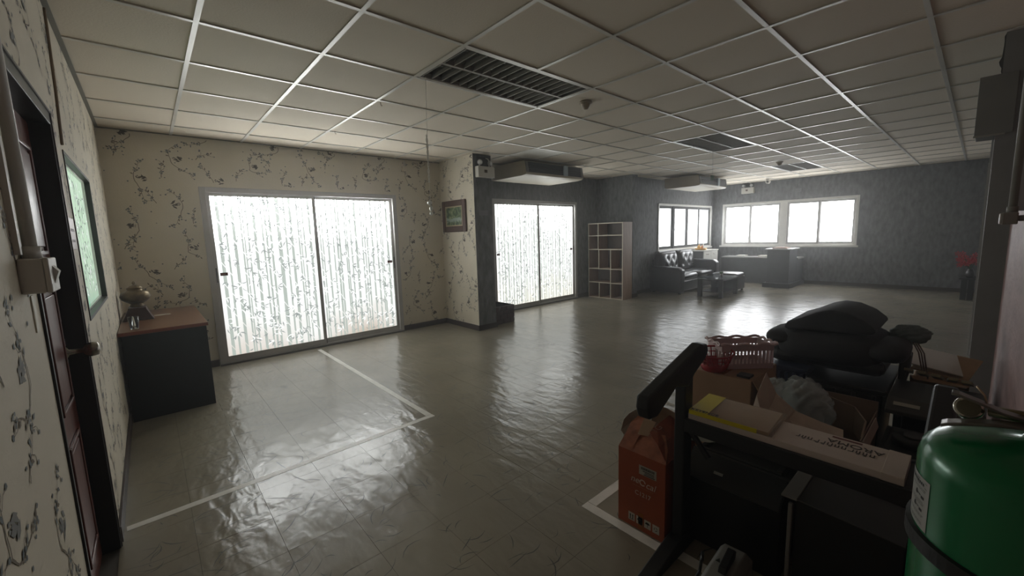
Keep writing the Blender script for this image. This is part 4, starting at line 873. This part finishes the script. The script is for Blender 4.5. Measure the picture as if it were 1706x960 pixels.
obj('sheet', MB().sheet([[(1.25, -4.945, .614), (1.33, -4.945, .6145), (1.42, -4.948, .6145)], [(1.25, -5.0, .615), (1.33, -5.0, .615), (1.42, -5.0, .615)]], .002), mat('envelope_paper', (.66, .66, .68), .4), t)
# printer below
t = thing('black_printer', (1.55, -5.05, 0), 'black printer with sloping front panel under the cart shelf', 'printer')
PB = mat('printer_black', (.075, .075, .078), .38, bump=.05, bscale=150)
obj('body', MB().prism([(1.345, .0), (1.345, .295), (1.43, .375), (1.45, .375), (1.45, .345), (1.64, .345), (1.66, .33), (1.66, 0)], 'y', -5.255, -4.885), PB, t, bevel=.004)
obj('front_panel', MB().prism([(1.338, .292), (1.428, .379), (1.436, .373), (1.346, .286)], 'y', -5.25, -4.89), mat('printer_panel', (.16, .16, .16), .42), t, bevel=.002)
obj('panel_logo', MB().box(-.006, .006, -.018, .018, 0, .0008, M=MX((1.372, -5.02, .3292), (.72, 0, .70), (0, 1, 0))), mat('logo_pale', (.6, .6, .58), .4), t)
obj('paper_tray', MB().prism([(1.49, .346), (1.62, .346), (1.67, .47), (1.66, .475), (1.61, .36), (1.49, .356)], 'y', -5.195, -4.925), PB, t, bevel=.003)
obj('tray_frame', MB().box(1.462, 1.48, -5.22, -4.90, .345, .372).box(1.48, 1.63, -4.92, -4.90, .345, .375).box(1.48, 1.63, -5.22, -5.20, .345, .375), PB, t, bevel=.003)
for k in range(6): obj('vent_slot', MB().box(1.343, 1.345, -4.95, -4.895, .12+.022*k, .126+.022*k), INKB, t)
tag(obj('paper_sheet', MB().sheet([[(1.44, -4.86, .395), (1.50, -4.93, .385), (1.54, -4.99, .40)], [(1.52, -4.80, .42), (1.60, -4.87, .42), (1.63, -4.93, .43)]], .001), mat('dull_paper', (.66, .68, .64), .6)), 'loose sheet of pale paper resting on the printer tray', 'paper')
# tower
t = thing('computer_tower', (1.38, -5.43, 0), 'black computer tower with a silver trimmed edge under the right half of the cart', 'computer')
tw = MB().prism([(-5.592, .03), (-5.318, .03), (-5.318, .415), (-5.592, .398)], 'x', 1.262, 1.475)
obj('case', tw, mat('tower_black', (.07, .07, .072), .42, bump=.06, bscale=120), t, bevel=.003)
obj('top_panel', MB().prism([(-5.592, .399), (-5.322, .416), (-5.322, .420), (-5.592, .403)], 'x', 1.256, 1.478), mat('tower_top', (.30, .30, .302), .5), t)
obj('silver_trim', MB().prism([(-5.325, .03), (-5.285, .03), (-5.280, .40), (-5.285, .424), (-5.325, .424)], 'x', 1.455, 1.485).box(1.245, 1.26, -5.312, -5.300, .03, .40).prism([(-5.325, .418), (-5.278, .418), (-5.278, .426), (-5.325, .426)], 'x', 1.245, 1.485), mat('silver_plastic', (.52, .51, .49), .4, .3), t, bevel=.002)
for k in range(4): obj('foot', MB().box(1.27+.17*(k % 2), 1.30+.17*(k % 2), -5.57+.2*(k//2), -5.54+.2*(k//2), 0, .03), BK, t)
t = thing('dark_block', (1.58, -5.46, 0), 'low black box behind the computer tower with a torn paper slip stuck on it', 'box')
obj('body', MB().box(1.50, 1.68, -5.60, -5.32, 0, .44), PB, t, bevel=.005); obj('paper_slip', MB().sheet([[(1.505, -5.44, .4425), (1.505, -5.52, .443)], [(1.55, -5.43, .4425), (1.56, -5.535, .443)]], .001), mat('dull_paper', (.66, .68, .64)), t)
# grey device in front
t = thing('power_adapter', (1.13, -5.15, 0), 'grey plastic power device with a black clip and cable on the floor before the cart', 'device')
GD = mat('device_grey', (.50, .50, .48), .5, var=.04)
MRd = Matrix.Translation((1.14, -5.155, 0)) @ Matrix.Rotation(.05, 4, 'Z')
obj('housing', MB().add([MRd @ Vector(p) for p in ((-.16, -.055, 0), (.09, -.055, 0), (.09, .055, 0), (-.16, .055, 0), (-.15, -.038, .17), (.06, -.04, .17), (.06, .032, .17), (-.15, .03, .17), (.09, -.055, .13), (-.16, -.055, .13), (.09, .055, .13), (-.16, .055, .13))],
    ((3, 2, 1, 0), (4, 5, 6, 7), (0, 1, 8, 9), (9, 8, 5, 4), (1, 2, 10, 8), (8, 10, 6, 5), (2, 3, 11, 10), (10, 11, 7, 6), (3, 0, 9, 11), (11, 9, 4, 7))), GD, t, bevel=.004)
obj('black_clip', MB().prism([(-.10, .171), (.0, .171), (.01, .195), (.0, .205), (-.09, .19)], 'y', -.022, .002).v and MB().add([MRd @ Vector(v) for v in MB().prism([(-.10, .171), (.0, .171), (.012, .195), (.0, .206), (-.09, .19)], 'y', -.022, .004).v], MB().prism([(-.10, .171), (.0, .171), (.012, .195), (.0, .206), (-.09, .19)], 'y', -.022, .004).f), BK, t, bevel=.003)
obj('warning_mark', MB().prism([(MRd @ Vector(p)).to_2d() for p in ((-.05, .028, 0), (-.05, .012, 0), (-.03, .02, 0))], 'z', .1702, .1708), INKB, t)
obj('cable', MB().tube([(1.05, -5.10, .175), (1.10, -5.08, .165), (1.08, -5.08, .10), (1.0, -5.07, .05), (.93, -5.12, .006), (.95, -5.25, .006)], .0055, 8), BK, t, smooth=True)
# cardboard box behind printer with baskets
t = thing('brown_box', (1.98, -4.86, 0), 'tall plain brown cardboard box carrying the red and the pink baskets', 'box')
obj('body', MB().box(1.82, 2.2, -4.985, -4.685, 0, .600), CARD, t, bevel=.004)
obj('side_flap', MB().sheet([[(1.825, -4.99, .60), (1.95, -4.99, .60), (2.10, -4.99, .60)], [(1.84, -5.03, .52), (1.95, -5.03, .52), (2.10, -5.03, .52)], [(1.86, -5.055, .42), (1.97, -5.055, .42), (2.08, -5.05, .42)]], .004), CARD, t)
obj('tape_seam', MB().box(1.83, 2.11, -4.855, -4.815, .6005, .6015), mat('packing_tape', (.60, .36, .18)), t)
t = thing('pink_basket', (2.0, -4.86, .602), 'pale pink plastic basket with slotted sides on the brown box', 'basket')
PK = mat('pale_pink_plastic', (.76, .66, .66), .4); bx0, bx1, by0, by1, bz, ht = 1.975, 2.16, -5.02, -4.71, .603, .14
mb = MB(); n = 14
def wallseg(mb, p, q, z0, z1, th=.003):
    p = Vector(p); q = Vector(q); d = (q-p).normalized(); nn = Vector((-d.y, d.x, 0))*th/2
    mb.add([p+nn+Vector((0, 0, z0)), q+nn+Vector((0, 0, z0)), q-nn+Vector((0, 0, z0)), p-nn+Vector((0, 0, z0)), p+nn+Vector((0, 0, z1)), q+nn+Vector((0, 0, z1)), q-nn+Vector((0, 0, z1)), p-nn+Vector((0, 0, z1))], ((3, 2, 1, 0), (4, 5, 6, 7), (0, 1, 5, 4), (1, 2, 6, 5), (2, 3, 7, 6), (3, 0, 4, 7)))
RB = Matrix.Translation((2.045, -4.85, 0)) @ Matrix.Rotation(math.atan2(-.663, .748), 4, 'Z')
cs = [tuple(RB @ Vector(p)) for p in ((-.135, -.075, 0), (.135, -.075, 0), (.135, .075, 0), (-.135, .075, 0))]
bars = MB()
for k in range(4):
    a, b = Vector(cs[k]), Vector(cs[(k+1) % 4]); wallseg(mb, a, b, bz, bz+.028); wallseg(mb, a, b, bz+.095, bz+ht-.012)
    m = 9 if k % 2 else 14
    for q in range(m): f0 = (q+.05)/m; f1 = (q+.55)/m; wallseg(bars, a.lerp(b, f0), a.lerp(b, f1), bz+.028, bz+.095)
mb.box(-.135, .135, -.075, .075, bz, bz+.004, M=RB)
obj('basket_body', mb, PK, t); obj('slotted_side', bars, PK, t, kind='stuff')
rim = []; 
for k in range(4):
    a, b = Vector(cs[k]), Vector(cs[(k+1) % 4]); m = 16
    for q in range(m): p = a.lerp(b, q/m); o_ = (p-Vector((2.045, -4.85, 0))).normalized()*.014; rim.append(p+o_+Vector((0, 0, bz+ht-.008+.005*math.sin(q/m*PI*6))))
rim.append(rim[0]); obj('wavy_rim', MB().tube(rim, .0075, 8, caps=False), PK, t, smooth=True)
t = thing('red_basket', (1.875, -4.81, .60), 'small round red plastic sieve basket in front of the pink basket', 'basket')
RP = mat('red_plastic', (.62, .08, .13), .25); c_ = (1.868, -4.79, .608)
Mt = Matrix.Rotation(-.10, 4, 'Y')
obj('bowl', MB().lathe([(.055, 0), (.062, .004), (.074, .045), (.071, .046), (.059, .008), (.002, .006)], c_, 32, M=Mt), RP, t, smooth=True)
ring = lambda r_, z: [Mt @ Vector((r_*math.cos(2*PI*k/32), r_*math.sin(2*PI*k/32), z))+Vector(c_) for k in range(33)]
obj('rim', MB().tube(ring(.092, .093), .005, 8, caps=False), RP, t, smooth=True); sl = MB()
for k in range(22):
    a = 2*PI*k/22; d = Vector((math.cos(a), math.sin(a), 0)); sl.tube([Mt @ (d*.073+Vector((0, 0, .043)))+Vector(c_), Mt @ (d*.091+Vector((0, 0, .092)))+Vector(c_)], .0032, 6)
obj('slotted_wall', sl, RP, t, kind='stuff'); obj('middle_ring', MB().tube(ring(.083, .068), .0028, 6, caps=False), RP, t, smooth=True)
tag(obj('plastic_case', MB().box(1.84, 1.90, -4.97, -4.91, .601, .613, ), BLKPL, bevel=.002), 'small flat black case at the front corner of the brown box', 'case')
# open carton with bag
t = thing('open_carton', (1.85, -5.25, 0), 'open cardboard carton with a wide flap folded out, holding the plastic bag', 'box')
a0, a1, b0, b1, zz = 1.70, 2.10, -5.42, -5.075, .50
DC = mat('dim_cardboard', (.52, .45, .39), .75, var=.08)
obj('carton_body', MB().box(a0, a0+.005, b0, b1, 0, zz-.04).box(a1-.005, a1, b0, b1, 0, zz+.04).box(a0, a1, b0, b0+.005, 0, zz).box(a0, a1, b1-.005, b1, 0, zz).box(a0, a1, b0, b1, .20, .205), DC, t)
obj('folded_flap', MB().sheet([[(1.63, -5.055, .535), (1.66, -5.06, .60), (1.74, -5.07, .685)], [(1.60, -5.11, .51), (1.66, -5.115, .56), (1.72, -5.12, .605)], [(1.58, -5.18, .50), (1.65, -5.19, .53), (1.70, -5.20, .555)], [(1.56, -5.27, .50), (1.64, -5.28, .515), (1.70, -5.29, .535)], [(1.545, -5.375, .49), (1.64, -5.375, .505), (1.69, -5.365, .53)]], .004), CARDP, t, smooth=False)
obj('crease', MB().sheet([[(1.584, -5.165, .506), (1.70, -5.185, .5645)], [(1.583, -5.175, .505), (1.70, -5.195, .5615)]], .0015), mat('crease_pale', (.66, .60, .54), .7), t)
obj('right_flap', MB().sheet([[(1.70, -5.425, .50), (1.85, -5.425, .50), (2.0, -5.425, .50)], [(1.69, -5.435, .46), (1.85, -5.435, .46), (2.0, -5.435, .46)]], .004), CARDP, t)
obj('back_liner', MB().sheet([[(1.95, -5.08, .585), (1.96, -5.2, .58), (1.95, -5.36, .545), (1.86, -5.41, .525), (1.74, -5.415, .50)], [(1.95, -5.08, .45), (1.96, -5.2, .45), (1.95, -5.36, .43), (1.86, -5.41, .42), (1.74, -5.415, .40)]], .006), DC, t)
def crumple(cx, cy, cz, rx, ry, rz, seed, mat_, parent, n=36, m=22, amp=.18):
    rr = random.Random(seed); ph = [(rr.uniform(2, 7), rr.uniform(2, 7), rr.uniform(0, 6)) for _ in range(7)]; vs = []; fs = []
    for i in range(m+1):
        t_ = -PI/2+PI*i/m
        for k in range(n):
            u = 2*PI*k/n; x, y, z = math.cos(t_)*math.cos(u), math.cos(t_)*math.sin(u), math.sin(t_); q = 1
            for a, b, c in ph: q += amp/4*abs(math.sin(a*x*1.6+b*y*1.4+c+z*3))-amp/8
            vs.append((cx+rx*x*q, cy+ry*y*q, cz+rz*z*q))
    for i in range(m):
        for k in range(n): fs.append((i*n+k, i*n+(k+1) % n, (i+1)*n+(k+1) % n, (i+1)*n+k))
    return MB().add(vs, fs)
PLB = mat('clear_plastic_bag', (.82, .86, .86), .12, alpha=.38, bump=.8, bscale=9)
t = thing('plastic_bag', (1.93, -5.17, .46), 'crumpled translucent plastic bag bulging out of the open carton', 'bag')
obj('bag_film', crumple(1.85, -5.19, .53, .075, .10, .105, 3, PLB, t, amp=.5), PLB, t, smooth=True)
obj('bag_lobe', crumple(1.84, -5.085, .555, .06, .055, .065, 8, PLB, t, amp=.6), PLB, t, smooth=True)
obj('tied_neck', MB().tube([(1.84, -5.19, .61), (1.83, -5.205, .64), (1.85, -5.23, .635), (1.85, -5.24, .60)], [.02, .012, .010, .02], 10), PLB, t, smooth=True)
# big dark mass: office chair on crates
FAB = mat('black_fabric', (.10, .10, .105), .8, bump=.15, bscale=180)
t = thing('office_chair', (2.60, -5.15, 0), 'upturned black office chair heaped on the crates, its rounded cushion topmost', 'chair')
sc = MB(); N_ = 36; prof = [(-4.945, .762), (-4.965, .795), (-5.03, .825), (-5.10, .865), (-5.16, .885), (-5.23, .878), (-5.30, .848), (-5.345, .81), (-5.358, .788), (-5.34, .775), (-5.27, .765), (-5.17, .760), (-5.05, .755), (-4.97, .745)]
obj('seat_cushion', sc.prism(prof, 'x', 2.42, 2.86), FAB, t, bevel=.035, seg=4, smooth=True)
obj('back_rest', MB().cushion(2.36, 2.92, -5.40, -4.90, .57, .765, .5), FAB, t, smooth=True)
obj('arm_rest', MB().cushion(2.38, 2.75, -5.02, -4.85, .655, .735, .55), FAB, t, smooth=True)
obj('arm_rest', MB().cushion(2.38, 2.75, -5.48, -5.30, .635, .735, .55), FAB, t, smooth=True)
obj('shell', MB().box(2.42, 2.90, -5.40, -4.88, .552, .64), BLKPL, t, bevel=.04, seg=3)
t = thing('blue_crate', (2.6, -4.98, 0), 'dark blue slatted plastic crate under the left side of the upturned chair', 'crate')
BLU = mat('navy_plastic', (.10, .14, .24), .45)
obj('crate_wall', MB().box(2.35, 2.36, -5.08, -4.83, 0, .53).box(2.36, 2.85, -4.84, -4.83, 0, .53).box(2.36, 2.85, -5.08, -5.07, 0, .53).box(2.84, 2.85, -5.07, -4.84, 0, .53).box(2.34, 2.86, -5.09, -4.82, .53, .55), BLU, t, bevel=.004)
for k in range(7): obj('slat', MB().box(2.335, 2.35, -5.075+.035*k, -5.06+.035*k, .06, .52), BLU, t, bevel=.002)
t = thing('black_crate', (2.6, -5.28, 0), 'large black plastic tub under the right side of the upturned chair', 'crate')
obj('tub', MB().prism([(-5.39, 0), (-5.10, 0), (-5.095, .50), (-5.41, .50)], 'x', 2.33, 2.85), BLKPL, t, bevel=.02); obj('rim', MB().box(2.315, 2.87, -5.425, -5.092, .50, .525), BLKPL, t, bevel=.006)
for k in range(4): obj('moulded_rib', MB().box(2.322, 2.33, -5.385+.08*k, -5.37+.08*k, .04, .49), BLKPL, t, bevel=.002)
GC = mat('grey_green_cloth', (.34, .39, .37), .75, bump=.4, bscale=60)
t = thing('folded_cloth', (2.72, -5.46, .70), 'crumpled grey green cloth with thin straps behind the upturned chair', 'cloth')
obj('cloth', crumple(2.78, -5.455, .735, .10, .07, .04, 5, GC, t, amp=.5), GC, t, smooth=True)
for k in range(3): obj('strap', MB().tube([(2.72, -5.46-.008*k, .73), (2.68, -5.50-.01*k, .66), (2.66, -5.52-.012*k, .57-.02*k)], .0035, 6), mat('strap', (.45, .36, .30), .6), t, smooth=True)
tag(obj('grey_panel', MB().prism([(-5.43, .30), (-5.475, .56), (-5.48, .66), (-5.435, .64)], 'x', 2.60, 2.70).box(2.6, 2.7, -5.475, -5.43, 0, .32), mat('panel_grey', (.26, .26, .255), .6), bevel=.01), 'upright dull grey panel beside the black tub', 'panel')
# cardboard pile against the post
OC = mat('ochre_cardboard', (.62, .49, .33), .7, var=.12, vscale=8)
PWH = mat('glossy_sheet', (.86, .83, .78), .18)
pile = [((3.0, -5.55, .56), (.38, .20, .006), .10, .16, 'topmost pale glossy card sheet of the heap beside the grey post', PWH),
        ((3.02, -5.60, .535), (.42, .22, .008), -.12, .10, 'brown card sheet directly under the pale one in the heap', OC),
        ((3.0, -5.58, .50), (.40, .20, .02), .05, .03, 'flattened carton in the middle of the cardboard heap', OC)]
for i, (c_, s_, rz, rx, lab, m) in enumerate(pile):
    Mq = Matrix.Translation(c_) @ Matrix.Rotation(rz, 4, 'Z') @ Matrix.Rotation(rx, 4, 'X') @ Matrix.Rotation(-.06, 4, 'Y')
    tag(obj('card_sheet', MB().box(-s_[0]/2, s_[0]/2, -s_[1]/2, s_[1]/2, -s_[2]/2, s_[2]/2, M=Mq), m, bevel=.001), lab, 'cardboard')
t = thing('cardboard_carton', (3.0, -5.6, 0), 'ochre cardboard carton under the heap of card sheets beside the grey post', 'box')
obj('carton_body', MB().box(2.80, 3.22, -5.69, -5.47, 0, .465), OC, t, bevel=.004)
obj('slanted_flap', MB().sheet([[(2.79, -5.47, .47), (2.79, -5.69, .47)], [(2.76, -5.47, .51), (2.76, -5.69, .50)], [(2.72, -5.49, .50), (2.72, -5.68, .50)]], .004), OC, t)
YW = mat('yellowed_wood', (.54, .49, .36), .55, var=.15)
rr = random.Random(77)
wl_ = ['nearest the black tub', 'second from the black tub', 'middle one', 'second from the grey post', 'nearest the grey post']
for k in range(5):
    y = -5.475-.052*k; Mq = Matrix.Translation((2.60, y, .575-.004*k)) @ Matrix.Rotation(rr.uniform(-.08, .08), 4, 'Z') @ Matrix.Rotation(.32, 4, 'Y')
    tag(obj('wood_offcut', MB().box(-.09, .09, -.017, .017, -.007, .007, M=Mq), YW, bevel=.002), 'short yellowed wood offcut on the black wide machine, '+wl_[k], 'wood')
# wide dark machine
t = thing('wide_machine', (2.45, -5.57, 0), 'wide black office machine with a pale label strip between the upturned chair and the post', 'printer')
obj('body', MB().box(2.28, 2.58, -5.72, -5.485, 0, .50), PB, t, bevel=.008)
obj('top_cover', MB().prism([(2.22, .455), (2.22, .475), (2.30, .515), (2.57, .530), (2.59, .50)], 'y', -5.74, -5.43), mat('machine_cover', (.24, .235, .225), .45), t, bevel=.004)
obj('label_strip', MB().box(-.022, .0, -.045, .045, 0, .0012, M=MX((2.272, -5.50, .5022), (.89, 0, .446), (0, 1, 0))), mat('label_paper', (.66, .64, .59)), t)
obj('badge', MB().box(-.008, .0, -.02, .02, 0, .0012, M=MX((2.29, -5.60, .5115), (.89, 0, .446), (0, 1, 0))), mat('label_paper', (.66, .64, .59)), t)
# black stack between carton and machine
t = thing('black_stack_box', (1.98, -5.55, 0), 'matt black electronics box with pale edge lines behind the cart', 'box')
obj('case', MB().box(1.80, 2.16, -5.64, -5.45, 0, .42), PB, t, bevel=.004); EDL = mat('edge_grey', (.30, .31, .32), .4)
obj('edge_line', MB().box(1.797, 1.80, -5.64, -5.45, .416, .421).box(1.797, 1.80, -5.64, -5.45, .33, .333).box(1.797, 1.80, -5.455, -5.45, .333, .416), EDL, t)
obj('lid', MB().box(1.83, 2.12, -5.63, -5.47, .42, .437), BLKPL, t, bevel=.004)
t = thing('disc_player', (1.97, -5.56, .437), 'round-topped black disc device lying on the black electronics box', 'device')
obj('base', MB().lathe([(.062, .438), (.066, .445), (.066, .465), (.060, .472)], (1.95, -5.55, 0), 30), BLKPL, t, smooth=True); obj('hub', MB().lathe([(.030, .472), (.032, .478), (.026, .480)], (1.95, -5.55, 0), 24), GREYPL, t, smooth=True)
t = thing('dark_case', (1.74, -5.50, 0), 'small black case standing before the electronics box', 'case')
obj('case_body', MB().box(1.69, 1.785, -5.62, -5.45, 0, .40), BLKPL, t, bevel=.004); obj('case_edge', MB().box(1.687, 1.69, -5.62, -5.45, .394, .402), EDL, t)
# brown leaning board behind extinguisher
tag(obj('leaning_board', MB().add([(1.62, -5.74, 0), (1.95, -5.74, 0), (2.0, -5.72, .48), (1.86, -5.72, .50), (1.62, -5.66, 0), (1.95, -5.66, 0), (2.0, -5.68, .48), (1.86, -5.68, .50)], ((3, 2, 1, 0), (4, 5, 6, 7), (0, 1, 5, 4), (1, 2, 6, 5), (2, 3, 7, 6), (3, 0, 4, 7))), mat('dark_brown_board', (.20, .15, .13), .5, var=.15), bevel=.002), 'dark brown board leaning by the dusky wall behind the cart', 'board')
# ------------------------------------------------------------------ fire extinguisher
GRN = mat('green_enamel', (.08, .42, .25), .22, .1, bump=.03, bscale=20)
ex, ey, er = .105, -5.709, .0625; t = thing('fire_extinguisher', (ex, ey, .80), 'glossy green fire extinguisher with black strap hung on the right-hand wall, nearest the camera', 'fire extinguisher')
obj('cylinder', MB().lathe([(.036, .78), (er-.004, .79), (er, .81), (er, 1.176), (er-.002, 1.185), (er-.008, 1.192), (.045, 1.196), (.028, 1.199), (.016, 1.202), (.014, 1.206)], (ex, ey, 0), 72), GRN, t, smooth=True)
obj('collar', MB().lathe([(.012, 1.204), (.0125, 1.206), (.0125, 1.212), (.008, 1.214)], (ex, ey, 0), 28), GRN, t, smooth=True)
BRS = mat('dull_brass', (.45, .40, .30), .35, .8)
obj('valve_body', MB().lathe([(.006, 1.212), (.008, 1.214), (.008, 1.222), (.005, 1.224)], (ex, ey, 0), 20).tube([(ex, ey, 1.215), (ex+.01, ey+.03, 1.212)], .004, 12), BRS, t, smooth=True)
Mg = Matrix.Rotation(-PI/2+.5, 4, 'Y')
pg = obj('pressure_gauge', MB().lathe([(.0058, -.004), (.0075, -.002), (.0075, .002), (.0068, .003)], (ex+.004, ey+.040, 1.2125), 24, M=Mg), mat('chrome', (.75, .74, .70), .15, 1), t, smooth=True)
obj('gauge_face', MB().lathe([(.0060, .0031), (.0055, .0034)], (ex+.004, ey+.040, 1.2125), 24, M=Mg), mat('gauge_dial', (.42, .41, .34), .4), pg)
LV = mat('steel_lever', (.45, .44, .42), .28, .6)
def strip(path, wd, th):
    """a bent metal strip of given width along x"""
    vs = []; n = len(path)
    for x, y, z in path: vs += [(x-wd/2, y, z), (x+wd/2, y, z), (x+wd/2, y, z+th), (x-wd/2, y, z+th)]
    return MB().add(vs, [(4*i+a, 4*i+(a+1) % 4, 4*i+4+(a+1) % 4, 4*i+4+a) for i in range(n-1) for a in range(4)]+[(3, 2, 1, 0), (4*n-4, 4*n-3, 4*n-2, 4*n-1)])
obj('carry_handle', strip([(ex-.005, -5.657, 1.1995), (ex-.006, -5.660, 1.2015), (ex-.007, -5.668, 1.2045), (ex-.006, -5.680, 1.2075), (ex-.003, -5.695, 1.209), (ex, -5.71, 1.211)], .010, .0025), LV, t, bevel=.0006)
obj('squeeze_lever', strip([(ex-.004, -5.6605, 1.2235), (ex-.005, -5.664, 1.2235), (ex-.006, -5.674, 1.2205), (ex-.004, -5.684, 1.216), (ex, -5.697, 1.2125), (ex+.002, -5.712, 1.212)], .009, .0018), LV, t, bevel=.0005)
obj('pull_pin', MB().tube([(ex-.004, -5.6715, 1.2315), (ex-.004, -5.6755, 1.226), (ex-.004, -5.677, 1.220), (ex-.004, -5.684, 1.217)], .0007, 6), mat('wire', (.70, .62, .52), .3, .6), t, smooth=True)
obj('pin_ring', MB().tube([(ex-.012+.007*math.cos(k*.55), -5.694, 1.213+.007*math.sin(k*.55)) for k in range(13)], .0007, 6), mat('wire', (.70, .62, .52)), t, smooth=True)
obj('hose', MB().tube([(ex, ey-.006, 1.216), (ex-.012, ey-.02, 1.217), (ex-.025, ey-.035, 1.207), (ex-.03, ey-.048, 1.18), (ex-.028, ey-.062, 1.10), (ex-.028, ey-.064, .95)], .0045, 12), BK, t, smooth=True)
obj('seal_tie', MB().tube([(ex-.008, ey+.015, 1.217), (ex-.018, ey+.008, 1.212), (ex-.024, ey+.0, 1.203), (ex-.020, ey-.004, 1.198), (ex-.010, ey+.006, 1.200)], .0006, 6), BK, t, smooth=True)
obj('strap', MB().lathe([(er+.0002, 1.1165), (er+.003, 1.117), (er+.003, 1.1275), (er+.0002, 1.128)], (ex, ey, 0), 72), BK, t)
obj('wall_bracket', MB().box(ex-.012, ex+.012, YR+.0005, ey-er-.001, .95, 1.16), BK, t)
def curved(a0, a1, z0, z1, r_, n=14):
    mb = MB(); vs = []
    for i in range(n+1):
        a = a0+(a1-a0)*i/n
        for z in (z0, z1): vs.append((ex+r_*math.cos(a), ey+r_*math.sin(a), z))
    return mb.add(vs, [(2*i, 2*i+1, 2*i+3, 2*i+2) for i in range(n)])
la, lb_ = math.radians(72), math.radians(122); lz, lh = 1.130, .036
L1 = obj('instruction_label', curved(la, lb_, lz, lz+lh, er+.0003), mat('label_white', (.62, .62, .60), .5), t)
ink = MB(); rr = random.Random(15)
def cl(u0, u1, v0, v1, n=4):       # u along the curve 0..1, v up 0..1
    q = curved(la+(lb_-la)*u0, la+(lb_-la)*u1, lz+lh*v0, lz+lh*v1, er+.0005, n); ink.add(q.v, q.f)
cl(.06, .96, .93, .94); cl(.06, .96, .83, .84)
u = .10
while u < .90: w_ = rr.uniform(.02, .05); cl(u, u+w_, .855, .91, 2); u += w_+.015
for v in (.78, .75, .52, .49, .46, .26, .23, .12, .09):
    for a in (.08, .54):
        u = a
        while u < a+.36: w_ = rr.uniform(.02, .06); cl(u, u+w_, v, v+.010, 2); u += w_+.014
for bu, bv in ((.20, .61), (.70, .60), (.20, .35), (.68, .34)):
    cl(bu, bu+.06, bv, bv+.07, 3); cl(bu+.02, bu+.05, bv+.07, bv+.10, 2); cl(bu+.06, bu+.14, bv+.03, bv+.05, 3); cl(bu+.15, bu+.22, bv-.01, bv+.045, 3)
obj('label_print', ink, INKB, L1, kind='stuff')
